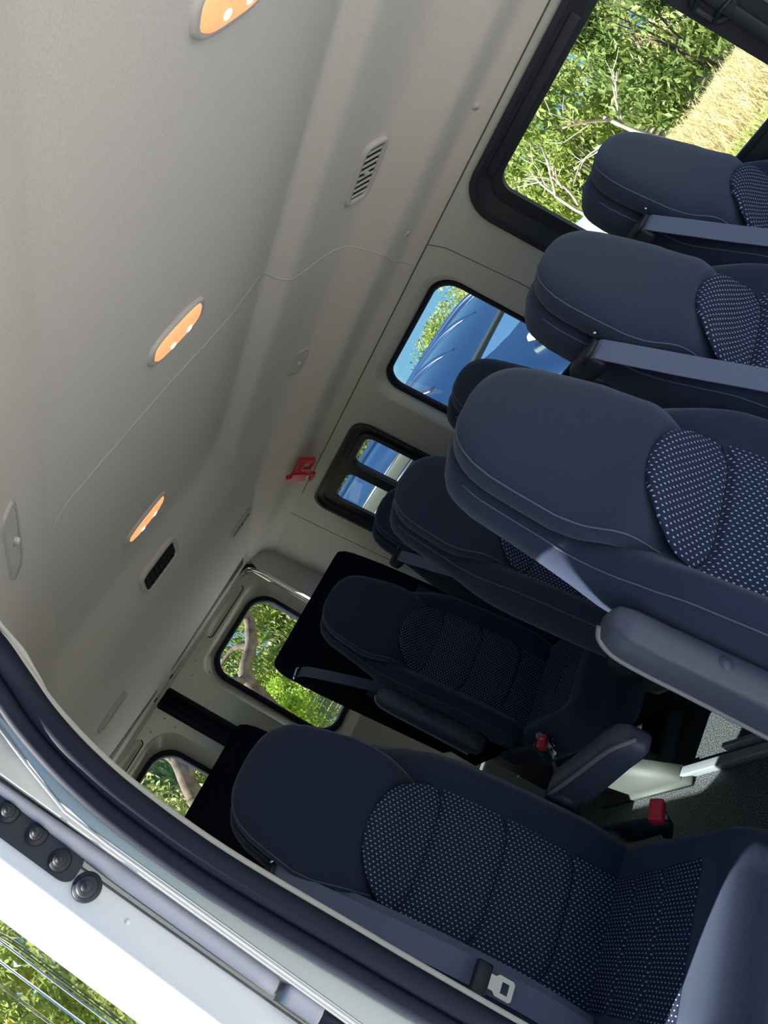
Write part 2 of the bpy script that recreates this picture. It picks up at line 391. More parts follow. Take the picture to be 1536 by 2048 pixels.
# window 3: black frame, two small sliding panes
w3 = bpy.data.objects.new('window_3', None); C.objects.link(w3); struct(w3)
L0 = rr(*W3, 0.075); La = rr(W3[0] + 0.012, W3[1] - 0.012, W3[2] + 0.012, W3[3] - 0.012, 0.068); Lb = rr(W3[0] + 0.03, W3[1] - 0.035, W3[2] + 0.03, W3[3] - 0.03, 0.05)
GA = (2.345, 2.548, -0.40, 0.045); GB = (2.628, 2.842, -0.40, 0.040)
obj('frame', ringloft([L0, L0, La, La, Lb, Lb], lw, (0.004, -0.012, -0.012, 0.002, 0.010, 0.03)), M_['frame'], w3, sharp=0.6)
obj('sash', plate(Lb, [rr(*GA, 0.035), rr(*GB, 0.035)], lw, 0.016, 0.032), M_['frame'], w3, smooth=False)
for g in (GA, GB):
    bm = bmesh.new(); bm.faces.new([bm.verts.new(lw(u, v, 0.028)) for u, v in rr(*g, 0.035)]); obj('pane', bm, M_['tint'], w3, smooth=False)
obj('sash_rim', ringloft([rr(2.315, 2.59, -0.44, 0.075, 0.05), rr(2.318, 2.587, -0.437, 0.072, 0.048), rr(GA[0] - 0.004, GA[1] + 0.004, GA[2], GA[3] + 0.004, 0.037), rr(*GA, 0.035)], lw, (0.018, 0.003, 0.003, 0.018)), M_['frame'], w3, sharp=0.6)
bm = bmesh.new(); box(bm, lw(2.575, -0.19, -0.002), (0.018, 0.022, 0.035), bev=0.004); obj('latch', bm, M_['black'], w3)

# right wall behind the doorway
XG = 0.97
def rw(u, v, d): return (0.100 + 0.10 * v - d, u, H + v)
rh = [rr(1.00, 1.36, -0.72, 0.18, 0.05), rr(2.30, 2.92, -0.52, -0.26, 0.06)]  # added slits, sized to let sun patches fall on seats and floor
struct(obj('wall_right', plate([(0.80, -1.3), (3.56, -1.3), (3.56, 0.275), (0.80, 0.275)], rh, rw, 0.0, 0.028), M_['trim'], smooth=False))
bm = bmesh.new(); bm.faces.new([bm.verts.new(rw(u, v, 0.014)) for u, v in rr(2.30, 2.92, -0.52, -0.26, 0.06)]); struct(obj('sun_slit_pane', bm, M_['tint'], smooth=False))  # pane in an added low slit, shaped so sun reaches only the floor

# rear wall pillars, header and the two rear doors
YR = 3.56
def rp(u, v, d): return (u, YR + d, H + v)
bm = plate([(1.76, -1.3), (1.99, -1.3), (1.90, 0.30), (1.78, 0.30), (1.752, 0.20), (1.757, -0.2)], [], rp, -0.02, 0.06); struct(obj('wall_rear', bm, M_['trim'], smooth=False))
bm = plate([(0.00, -1.3), (0.205, -1.3), (0.200, -0.2), (0.215, 0.2), (0.23, 0.30), (0.03, 0.30)], [], rp, -0.02, 0.06); struct(obj('trim_5', bm, M_['trim'], smooth=False))
bm = plate([(0.05, 0.24), (1.90, 0.24), (1.90, 0.34), (0.05, 0.34)], [], rp, 0.0, 0.06); struct(obj('trim_6', bm, M_['trim'], smooth=False))
def rear_door(name, x0, x1, g, outer_left):
    root = bpy.data.objects.new(name, None); C.objects.link(root); struct(root)
    gx0, gx1 = g; R0 = rr(gx0 - 0.085, gx1 + 0.085, -0.62, 0.185, 0.12, 8); R1 = rr(gx0 - 0.03, gx1 + 0.03, -0.56, 0.145, 0.11, 8); R2 = rr(gx0, gx1, -0.53, 0.118, 0.09, 8)
    rad = [0.06, 0.02, 0.02, 0.02] if outer_left else [0.02, 0.06, 0.02, 0.02]
    obj('panel', plate(rr(x0, x1, -1.28, 0.255, rad, 6), [R0], rp, 0.03, 0.055), M_['paint'], root, smooth=False)
    m1 = [((a[0] + b[0]) / 2, (a[1] + b[1]) / 2) for a, b in zip(R0, R1)]
    o2 = rr(gx0 - 0.078, gx1 + 0.078, -0.613, 0.178, 0.117, 8)
    obj('recess', ringloft([R0, o2, m1, R1], rp, (0.030, 0.034, 0.062, 0.078)), M_['paint'], root)
    g1 = rr(gx0 - 0.026, gx1 + 0.026, -0.556, 0.141, 0.108, 8); g2 = rr(gx0 - 0.006, gx1 + 0.006, -0.536, 0.124, 0.095, 8)
    obj('gasket', ringloft([R1, g1, g2, R2, R2], rp, (0.078, 0.064, 0.064, 0.078, 0.10)), M_['rubber'], root)
    bm = bmesh.new(); bm.faces.new([bm.verts.new(rp(u, v, 0.088)) for u, v in R2]); obj('pane', bm, M_['glass'], root, smooth=False)
    c0, c1 = gx0 + 0.10, gx1 - 0.02
    obj('access_panel', ringloft([rr(c0, c1, 0.198, 0.262, 0.018), rr(c0 + 0.004, c1 - 0.004, 0.202, 0.262, 0.016), rr(c0 + 0.008, c1 - 0.008, 0.206, 0.262, 0.012), rr(c0 + 0.15, c1 - 0.15, 0.23, 0.25, 0.006)], rp, (0.031, 0.031, 0.027, 0.026)), M_['paint'], root)
    bm = bmesh.new(); lp = rr(c0, c1, 0.198, 0.262, 0.018); tube(bm, [rp(u, v, 0.029) for u, v in lp[14:] ], 0.0026, 6); obj('panel_gap', bm, M_['seam'], root)
    bm = bmesh.new()
    for u, v in ((gx0 - 0.03, 0.205), (gx0 + 0.03, 0.215), (gx1 + 0.03, 0.20), (gx1 - 0.05, 0.16), (gx0 - 0.045, 0.12), (gx1 + 0.10, 0.12), (gx0 - 0.10, 0.18), (gx1 + 0.11, 0.18)):
        if x0 + 0.02 < u < x1 - 0.02: bmesh.ops.create_uvsphere(bm, u_segments=10, v_segments=6, radius=0.0045, matrix=Matrix.Translation(rp(u, v, 0.029)))
    obj('spot_weld', bm, M_['paint'], root)
    return root
rear_door('door_1', 1.018, 1.742, (1.225, 1.665), True)
rear_door('door_2', 0.215, 0.925, (0.285, 0.785), False)
bm = bmesh.new(); box(bm, rp(0.975, -0.52, 0.075), (0.11, 0.05, 1.52)); tube(bm, [rp(0.935, -1.28, 0.03), rp(0.935, 0.235, 0.03)], 0.016, 10); tube(bm, [rp(1.012, -1.28, 0.03), rp(1.012, 0.235, 0.03)], 0.014, 10)
struct(obj('trim_7', bm, M_['rubber']))
bm = bmesh.new(); tube(bm, catmull([rp(1.66, 0.252, 0.015), rp(1.72, 0.235, 0.015), rp(1.748, 0.18, 0.015), rp(1.756, 0.0, 0.015), rp(1.758, -0.6, 0.015)], 6), 0.009, 8)
struct(obj('trim_8', bm, M_['chrome']))
bm = bmesh.new(); tube(bm, catmull([rp(1.67, 0.263, 0.0), rp(1.735, 0.245, 0.0), rp(1.765, 0.18, 0.0), rp(1.772, 0.0, 0.0), rp(1.774, -0.6, 0.0)], 6), 0.010, 8)
struct(obj('trim_9', bm, M_['rubber']))
# mesh strip and slot along the lower edge of the rear bulkhead
def mat_mesh():
    m = mat('perforated_strip', (0.13, 0.13, 0.12), 0.7); n = m.node_tree.nodes; l = m.node_tree.links
    c = n.new('ShaderNodeTexChecker'); c.inputs['Scale'].default_value = 190; c.inputs[1].default_value = (0.26, 0.26, 0.23, 1); c.inputs[2].default_value = (0.03, 0.03, 0.03, 1)
    tc = n.new('ShaderNodeTexCoord'); l.new(tc.outputs['Object'], c.inputs[0]); l.new(c.outputs[0], n['Principled BSDF'].inputs['Base Color']); return m
M_['mesh'] = mat_mesh()
def ribbon_on_ceiling(x0, x1, y0, y1, yb0, yb1, n=14, lift=0.002):
    bm = bmesh.new(); rows = []
    for i in range(n + 1):
        t = i / n; x = x0 + (x1 - x0) * t; ya = y0 + (y1 - y0) * t; yb = yb0 + (yb1 - yb0) * t
        rows.append([Vector((x, ya, ceil_z(x, ya) - lift)), Vector((x, yb, ceil_z(x, yb) - lift))])
    loft(bm, rows, closed=False); return bm
struct(obj('trim_10', ribbon_on_ceiling(0.36, 0.95, 3.36, 3.45, 3.47, 3.462), M_['mesh']))
struct(obj('trim_11', ribbon_on_ceiling(1.06, 1.70, 3.468, 3.42, 3.474, 3.49), M_['olive']))
# small black clips in the header by the door gap
for k, x in enumerate((0.93, 1.055)):
    bm = bmesh.new(); p, tx, ty, dn = ceil_frame(x, 3.53); box(bm, p + dn * 0.002, (0.022, 0.008, 0.006), bev=0.001); tag(obj('clip', bm, M_['black']), ('small black clip in the header just left of the rear door gap', 'small black clip in the header just right of the rear door gap')[1 - k], 'clip', 'header clips')

# ------------------------------------------------------------------ doorway edge on the near side (rubber seal, trims, jamb)
YS = 0.78
DO = [(0.093, -1.28), (0.096, -0.40), (0.098, -0.21), (0.101, -0.074), (0.110, 0.02), (0.121, 0.080), (0.137, 0.135)]
seal = [Vector((x, YS, H + z)) for x, z in DO] + [Vector((0.152, YS - 0.010, H + 0.176)), Vector((0.162, YS - 0.035, H + 0.210)), Vector((0.164, YS - 0.09, H + 0.242)), Vector((0.160, YS - 0.22, H + 0.262)), Vector((0.158, -0.7, H + 0.266))]
seal = catmull(seal, 6)
off = lambda pts, dx, dy, dz=0: [p + Vector((dx, dy, dz)) for p in pts]
def swept(pts, prof):
    """prof: list of (inward, forward) offsets; inward = away from the opening edge (towards the cabin)"""
    loops = []
    for i, p in enumerate(pts):
        t = (pts[min(i + 1, len(pts) - 1)] - pts[max(i - 1, 0)]).normalized()
        inn = Vector((1, 0, 0)); inn = (inn - t * inn.dot(t)).normalized(); f = t.cross(inn).normalized()
        if f.y > 0 and abs(f.y) > 0.3: f = -f
        if abs(f.y) <= 0.3: f = Vector((0, 0, -1)) if f.z > 0 else f
        loops.append([p + inn * a + f * b for a, b in prof])
    bm = bmesh.new(); loft(bm, loops, closed=True); return bm
circ = lambda cx, cy, rx, ry, n=12: [(cx + rx * math.cos(2 * PI * k / n), cy + ry * math.sin(2 * PI * k / n)) for k in range(n)]
root = thing('door_seal', 'black rubber double seal running round the near doorway edge', 'seal', (0.11, YS, 0.02))
for nm, pr, ma in (('bulb', circ(0.004, 0.012, 0.011, 0.010), 'rubber'), ('lip', circ(-0.014, 0.006, 0.009, 0.007), 'rubber'), ('flange', circ(-0.004, 0.000, 0.016, 0.005), 'seam')):
    o = obj(nm, swept(seal, pr), M_[ma], root); o.matrix_parent_inverse = Matrix.Translation(root.location).inverted()
struct(obj('trim_12', swept(off(seal, 0.017, 0.004), circ(0.0, 0.0, 0.0055, 0.010)), M_['trim2']))
struct(obj('trim_13', swept(off(seal, 0.018, 0.04), circ(0.0, 0.0, 0.006, 0.036)), M_['trim']))
# jamb: painted metal between the seal and the open sliding door
bm = bmesh.new(); L = []
for z in [-1.28 + 0.04 * i for i in range(38)]:
    xs = interp(z, [a[1] for a in DO] + [0.24], [a[0] for a in DO] + [0.165])
    xc = 0.075 + 0.10 * max(z, -0.9) + (0.03 * smooth(0.05, 0.2, z))
    L.append([Vector((xs - 0.004, YS + 0.022, H + z)), Vector((xs - 0.016, YS + 0.008, H + z)), Vector((xs - 0.022, YS + 0.006, H + z)), Vector((xc + 0.004, YS + 0.008, H + z)), Vector((xc, YS + 0.014, H + z)), Vector((xc - 0.003, YS + 0.09, H + z)), Vector((xs, YS + 0.10, H + z))])
loft(bm, L, True, True, True); struct(obj('wall_near', bm, M_['silver']))
bm = bmesh.new(); tube(bm, [Vector((0.075 + 0.10 * max(z, -0.9) + (0.03 * smooth(0.05, 0.2, z)), YS + 0.010, H + z)) for z in [-1.28 + 0.05 * i for i in range(30)]], 0.0015, 8); struct(obj('trim_14', bm, M_['white']))

# ------------------------------------------------------------------ open sliding door, slid back outside the body
YD = 0.83
def dx_in(z): return 0.058 + 0.095 * z
def dx_out(z): return 0.013 + 0.115 * z - 0.03 * max(0, -z - 0.15) * 0
sd_ = thing('sliding_door', 'open white sliding door slid back along the outside, edge on', 'sliding door', (0.0, YD, -0.30))
inv = Matrix.Translation(sd_.location).inverted()
zz = [-1.5 + 0.05 * i for i in range(37)]
def door_sec(z, y):
    k = (y - YD); return dx_in(z) - 0.012 - 0.115 * k, dx_out(z) - 0.115 * k
bm = bmesh.new(); L = []
for z in zz:
    z0 = H + z; xi, xo = dx_in(z), dx_out(z)
    e = [Vector((xi - 0.005, YD + 0.012, z0)), Vector((xi - 0.008, YD + 0.002, z0)), Vector((xi - 0.014, YD, z0)), Vector(((xi + xo) / 2, YD - 0.001, z0)), Vector((xo + 0.006, YD + 0.001, z0)), Vector((xo + 0.001, YD + 0.006, z0))]
    e += [Vector((xo - 0.115 * d, YD + d, z0)) for d in (0.02, 0.1, 0.2, 0.33)]
    e += [Vector((xo + 0.03 - 0.115 * 0.33, YD + 0.33, z0)), Vector((xi - 0.012 - 0.115 * 0.1, YD + 0.1, z0))]
    L.append(e)
loft(bm, L, True, True, True); o = obj('leading_edge', bm, M_['white'], sd_, sharp=0.9); o.matrix_parent_inverse = inv
# outer skin with dark glass
bm = bmesh.new(); L = []
for z in [-1.5 + 0.1 * i for i in range(8)] :
    z0 = H + z
    L.append([Vector((dx_out(z) - 0.115 * d, YD + d, z0)) for d in (0.33, 0.8, 1.4)] + [Vector((dx_out(z) + 0.03 - 0.115 * d, YD + d, z0)) for d in (1.4, 0.8, 0.33)])
loft(bm, L, True, True, True); o = obj('outer_panel', bm, M_['white'], sd_); o.matrix_parent_inverse = inv
def dg(u, v, d): return (dx_out(v) - 0.115 * (u - YD) - d - 0.002, u, H + v)
o = obj('window_glass', plate(rr(YD + 0.29, YD + 1.35, -0.75, 0.36, 0.07), [], dg, -0.006, 0.002), M_['doorglass'], sd_, smooth=False, label='reflective glass'); o.matrix_parent_inverse = inv
bm = bmesh.new(); lp = rr(YD + 0.40, YD + 1.28, -0.70, 0.10, 0.06); tube(bm, [dg(u, v, 0.004) for u, v in lp + lp[:1]], 0.0012, 6)
o = obj('glass_rim', bm, M_['metal'], sd_); o.matrix_parent_inverse = inv
bm = bmesh.new(); tube(bm, [dg(YD + 0.62, 0.34, 0.012), dg(YD + 0.62, -0.72, 0.012)], 0.0018, 8); o = obj('chrome_strip', bm, M_['chrome'], sd_); o.matrix_parent_inverse = inv
# fittings on the leading edge
def de(u, v, d):  # u across (0 inner .. 1 outer), v height, d forward
    return (dx_in(v) + (dx_out(v) - dx_in(v)) * u, YD - d, H + v)
def de_loop(c0, c1, v0, v1, r):
    base = rr(0, 0.045, v0, v1, r, 6); out = []
    for a, b in base: out.append((c0 + (c1 - c0) * a / 0.045, b))
    return out
o = obj('bracket_plate', plate(de_loop(-0.10, 0.58, 0.032, 0.150, 0.014), [], de, -0.002, 0.003), M_['basepl'], sd_, smooth=False, label='dark mounting plate'); o.matrix_parent_inverse = inv
plate_o = o
for k, (u, v) in enumerate(((0.10, 0.116), (0.14, 0.083), (0.28, 0.052))):
    bm = bmesh.new(); p = Vector(de(u, v, 0.003)); F = Vector((0, -1, 0))
    cyl(bm, p, p + F * 0.004, 0.0105, 0.0095, 20); cyl(bm, p + F * 0.004, p + F * 0.010, 0.0062, 0.0058, 16); cyl(bm, p + F * 0.010, p + F * (0.020 if k == 1 else 0.013), 0.0036, 0.0030, 12)
    b = obj('bolt', bm, M_['black'], plate_o)
bm = bmesh.new(); p = Vector(de(0.38, 0.018, 0.0)); cyl(bm, p, p + F * 0.006, 0.0135, 0.0125, 28); cyl(bm, p + F * 0.006, p + F * 0.012, 0.0100, 0.0085, 28); cyl(bm, p + F * 0.012, p + F * 0.0145, 0.0055, 0.005, 20)
o = obj('rubber_buffer', bm, M_['basepl'], sd_, label='round rubber buffer'); o.matrix_parent_inverse = inv
bm = bmesh.new(); bmesh.ops.create_uvsphere(bm, u_segments=12, v_segments=8, radius=0.0028, matrix=Matrix.Translation(de(0.45, -0.03, 0.0))); o = obj('dimple', bm, M_['white'], sd_); o.matrix_parent_inverse = inv
# lavender edge trim running down the inner side of the door edge, ending in a bracket with a black tube
def edge_pt(z, du=0.0, d=0.004): return Vector((dx_in(z) + 0.007 + du, YD - d, H + z))
bm = bmesh.new(); L = []
for z in [0.20 - 0.02 * i for i in range(20)]:
    wv = interp(z, [-0.24, 0.0, 0.10, 0.20], [0.0095, 0.0085, 0.0055, 0.003])
    p = edge_pt(z); L.append([p + Vector((a * wv, -b, 0)) for a, b in ((-1, 0), (-0.85, 0.006), (-0.3, 0.0095), (0.4, 0.008), (0.9, 0.004), (1, -0.004), (0.9, -0.03), (-0.9, -0.03))])
loft(bm, L, True, True, True); o = obj('edge_trim', bm, M_['lav'], sd_); o.matrix_parent_inverse = inv
bm = bmesh.new(); L = []
for z, wv in ((-0.190, 0.0098), (-0.196, 0.011), (-0.206, 0.016), (-0.216, 0.0175), (-0.226, 0.0150), (-0.228, 0.0145)):
    p = edge_pt(z); L.append([p + Vector((a, -b, 0)) for a, b in ((-0.0095, 0), (-0.0085, 0.010), (0.0, 0.014), (wv * 0.7, 0.013), (wv, 0.008), (wv, -0.004), (0.6 * wv, -0.03), (-0.0095, -0.03))])
loft(bm, L, True, True, True); o = obj('end_bracket', bm, M_['lav'], sd_); o.matrix_parent_inverse = inv
bm = bmesh.new(); tube(bm, [edge_pt(z, 0.001, 0.006) for z in (-0.222, -0.30, -0.36, -0.44, -0.55)], 0.0095, 14); o = obj('grab_tube', bm, M_['basepl'], sd_, label='black tube'); o.matrix_parent_inverse = inv
bm = bmesh.new(); box(bm, (0.060, YS + 0.004, H - 0.41), (0.030, 0.012, 0.12), bev=0.002); box(bm, (0.058, YS - 0.002, H - 0.395), (0.008, 0.006, 0.012), bev=0.001); cyl(bm, (0.062, YS, H - 0.375), (0.062, YS - 0.004, H - 0.375), 0.004)
tag(obj('latch_block', bm, M_['black']), 'black latch block set in the door jamb below the black tube', 'latch')

# ================================================================== CEILING FITTINGS
def place_on(bm, x, y, rot=0.0, lift=0.0):
    p, tx, ty, dn = ceil_frame(x, y)
    Mx = Matrix(((tx.x, ty.x, dn.x, p.x + dn.x * lift), (tx.y, ty.y, dn.y, p.y + dn.y * lift), (tx.z, ty.z, dn.z, p.z + dn.z * lift), (0, 0, 0, 1)))
    return Mx @ Matrix.Rotation(rot, 4, 'Z')
def fitting(name, label, cat, x, y, rot=0.0, group=None):
    r = thing(name, label, cat, group=group); r.matrix_world = place_on(None, x, y, rot); return r
flat = lambda u, v, d: (u, v, d)
def capsule(a, b, pw=2.6, n=36, skew=0.0):
    out = []
    for k in range(n):
        t = 2 * PI * k / n; c, s = math.cos(t), math.sin(t)
        u = a * math.copysign(abs(c) ** (2 / pw), c); v = b * math.copysign(abs(s) ** (2 / pw), s)
        out.append((u + skew * v, v))
    return out
def lamp(x, y, label):
    r = fitting('ceiling_lamp', label, 'ceiling lamp', x, y, group='amber courtesy lamps in the headliner')
    sk = 0.0
    obj('bezel', ringloft([capsule(0.100, 0.040, 3, skew=sk), capsule(0.098, 0.039, 3, skew=sk), capsule(0.094, 0.036, 3, skew=sk), capsule(0.084, 0.031, 3.4, skew=sk)], flat, (0.0, 0.006, 0.009, 0.007)), M_['trim2'], r)
    lp = [capsule(0.084 * s, 0.031 * s, 3.4, skew=sk) for s in (1, 0.96, 0.7, 0.3, 0.02)]
    obj('lens', ringloft(lp, flat, (0.005, 0.010, 0.0135, 0.015, 0.0152)), M_['lens'], r, label='glowing amber lens')
    for u in (-0.028, 0.030):
        bm = bmesh.new(); bmesh.ops.create_uvsphere(bm, u_segments=14, v_segments=8, radius=1.0, matrix=Matrix.Translation((u, 0.010, 0.0125)) @ Matrix.Diagonal((0.011, 0.009, 0.004, 1))); obj('bulb', bm, M_['bulb'], r, label='bright bulb spot')
    return r
lamp(0.965, 1.225, 'glowing amber lamp in the middle of the headliner, just before the seam')
lamp(0.965, 0.565, 'glowing amber lamp cut off by the top edge of the photo')
lamp(0.965, 2.04, 'glowing amber lamp in the headliner next to the rear air vent')

def vent(x, y, label, a, b, nsl, rot, dark=False, skew=0.0):
    r = fitting('air_vent', label, 'air vent', x, y, rot, group='headliner air vents')
    obj('bezel', ringloft([capsule(a, b, 5, 40, skew), capsule(a * 0.99, b * 0.97, 5, 40, skew), capsule(a * 0.95, b * 0.88, 5, 40, skew), capsule(a * 0.84, b * 0.66, 7, 40, skew), capsule(a * 0.84, b * 0.66, 7, 40, skew)], flat, (-0.006, 0.010, 0.0125, 0.0105, 0.004)), M_['trim2'], r)
    bm = bmesh.new(); bm.faces.new([bm.verts.new((u, v, 0.0045)) for u, v in capsule(a * 0.84, b * 0.66, 7, 40, skew)]); obj('duct', bm, M_['seam'], r, smooth=False, label='dark duct opening')
    bm = bmesh.new()
    for k in range(nsl):
        u = -a * 0.80 + (k + 0.5) * (1.60 * a / nsl)
        box(bm, (u, 0, 0.0065), (0.0016 if dark else 0.0034, b * 1.30, 0.004 if dark else 0.005), rot=Euler((0, 0.0, -math.atan(skew))))
    box(bm, (0, 0, 0.008), (0.009, 0.014, 0.010), bev=0.002); box(bm, (skew * b * 0.64, b * 0.64, 0.0055), (a * 1.66, 0.003, 0.002))
    obj('louvre', bm, M_['basepl'] if dark else M_['trim'], r, smooth=False)
    return r
vent(1.672, 1.185, 'beige slatted air vent high above the wide window', 0.092, 0.040, 8, PI / 2, skew=0.3)
vent(1.00, 2.375, 'beige air vent with dark louvres below the rear amber lamp', 0.100, 0.056, 7, 0.0, dark=True)
vent(1.60, 2.95, 'thin slit air vent in the rear bulkhead towards the hammer corner', 0.085, 0.022, 6, 0.0, dark=True)
vent(0.67, 2.98, 'thin slit air vent in the rear bulkhead near the doorway', 0.085, 0.018, 5, 0.0)
def push_panel(x, y, label, a, b, rot, sk):
    r = fitting('call_button', label, 'button', x, y, rot, group='coat hook panels')
    obj('bezel', ringloft([capsule(a, b, 5, 36, sk), capsule(a * 0.98, b * 0.96, 5, 36, sk), capsule(a * 0.92, b * 0.86, 5, 36, sk)], flat, (-0.001, 0.005, 0.003)), M_['trim2'], r)
    bm = bmesh.new(); bm.faces.new([bm.verts.new((u, v, 0.0025)) for u, v in capsule(a * 0.93, b * 0.87, 5, 36, sk)]); obj('panel', bm, M_['trim'], r, smooth=False)
    bm = bmesh.new(); box(bm, (0.002, -0.006, 0.006), (0.014, 0.010, 0.010), bev=0.003); obj('knob', bm, M_['white'], r)
push_panel(1.69, 1.955, 'small beige panel with white knob on the far side duct', 0.062, 0.030, PI / 2, 0.3)
push_panel(0.425, 1.23, 'almond shaped beige panel with pale knob, near side of headliner', 0.115, 0.026, PI / 2, 0.0)
push_panel(0.335, 1.80, 'small beige panel in the near rear corner of the headliner', 0.085, 0.020, PI / 2, 0.0)
# round trim studs along the far duct
for k, (x, y, lb) in enumerate(((1.815, 1.385, 'flat beige trim stud above the seam between wide and middle windows'), (1.822, 2.33, 'flat beige trim stud between the middle window and red hammer'), (1.845, 0.99, 'flat beige trim stud above the corner of the wide window'), (1.845, 0.62, 'flat beige trim stud at the top edge above the wide window'))):
    r = bmesh.new(); cyl(r, (0, 0, -0.001), (0, 0, 0.003), 0.011, 0.009, 20); o = obj('trim_stud', r, M_['trim']); o.matrix_world = place_on(None, x, y); tag(o, lb, 'stud', 'trim studs')

# red emergency hammer in its holder
ham = thing('emergency_hammer', 'red emergency hammer clipped in its holder above the rear side window', 'hammer')
hn = Vector((-0.78, 0, -0.626)); hp = Vector((1.785, 2.60, H + 0.222)) + hn * 0.012
ham.matrix_world = Matrix(((0, hn.z, hn.x, hp.x), (1, 0, 0, hp.y), (0, -hn.x, hn.z, hp.z), (0, 0, 0, 1))) @ Matrix.Scale(0.85, 4)
# local x: rearwards, y: up, z: out of the wall
bm = plate(rr(-0.10, 0.030, -0.047, 0.035, 0.012, 4), [rr(-0.072, -0.015, -0.036, 0.000, 0.004, 3)], flat, 0.004, 0.022); obj('holder', bm, M_['red'], ham, smooth=False)
bm = bmesh.new()
for k in range(8): box(bm, (-0.080 + 0.0115 * k, 0.018, 0.023), (0.005, 0.026, 0.006), bev=0.001)
obj('grip_ribs', bm, M_['red'], ham, smooth=False)
bm = plate([(0.02, -0.03), (0.085, -0.03), (0.085, 0.052), (0.074, 0.060), (0.060, 0.058), (0.055, 0.04), (0.02, 0.038)], [], flat, 0.006, 0.030); obj('head', bm, M_['red'], ham, smooth=False)
bm = plate([(0.030, -0.03), (0.045, -0.03), (0.045, -0.060), (0.095, -0.060), (0.095, -0.072), (0.088, -0.078), (0.030, -0.078)], [], flat, 0.006, 0.024); obj('hook', bm, M_['red'], ham, smooth=False)
bm = bmesh.new()
for v in (-0.040, -0.048): cyl(bm, (0.052, v, 0.012), (0.088, v, 0.012), 0.0028, seg=10)
obj('steel_tip', bm, M_['chrome'], ham)
bm = bmesh.new(); box(bm, (-0.044, -0.019, 0.008), (0.052, 0.030, 0.006), bev=0.002); obj('pad', bm, M_['trim2'], ham)

# ================================================================== SEATS
REC = math.radians(14)
EV = Vector((0, math.sin(REC), math.cos(REC))); EN = Vector((0, -math.cos(REC), math.sin(REC)))
HZ = 0.40
VX = [0, 0.05, 0.15, 0.3, 0.42, 0.48, 0.53, 0.58, 0.64, 0.70, 0.75, 0.785, 0.805, 0.82, 0.828]
WX = [0.194, 0.204, 0.210, 0.210, 0.207, 0.202, 0.192, 0.176, 0.160, 0.147, 0.136, 0.120, 0.102, 0.072, 0.036]
def bw(v): return interp(v, VX, WX)
def bfront(u, v):
    """height of the front surface above the mid plane; u in -1..1"""
    au = abs(u)
    lower = 1 - smooth(0.42, 0.60, v)
    base = 0.030 + 0.012 * smooth(0.0, 0.2, v) + 0.012 * math.sin(PI * min(1, v / 0.5))
    bol = 0.052 * smooth(0.56, 0.84, au) * lower * smooth(-0.05, 0.12, v)
    head = -0.018 * smooth(0.50, 0.62, v)
    d = base + bol + head
    edge = (1 - au ** 9)
    d = -0.012 + (d + 0.012) * max(0, edge) ** 0.5
    if v > 0.76: d = -0.012 + (d + 0.012) * max(0.0, 1 - ((v - 0.76) / 0.07) ** 3) ** 0.5
    return d
def bback(u, v):
    d = 0.055 - 0.016 * smooth(0.5, 0.8, v); d *= max(0, 1 - abs(u) ** 7) ** 0.5
    if v > 0.76: d *= max(0.0, 1 - ((v - 0.76) / 0.07) ** 3) ** 0.5
    return -0.012 - d
def bp(x, v, d): return Vector((x, 0, HZ)) + EV * v + EN * d
def usamp(t):   # denser near the edges
    s = 2 * t - 1; return math.copysign(1 - (1 - abs(s)) ** 1.5, s)
CACHE = {}
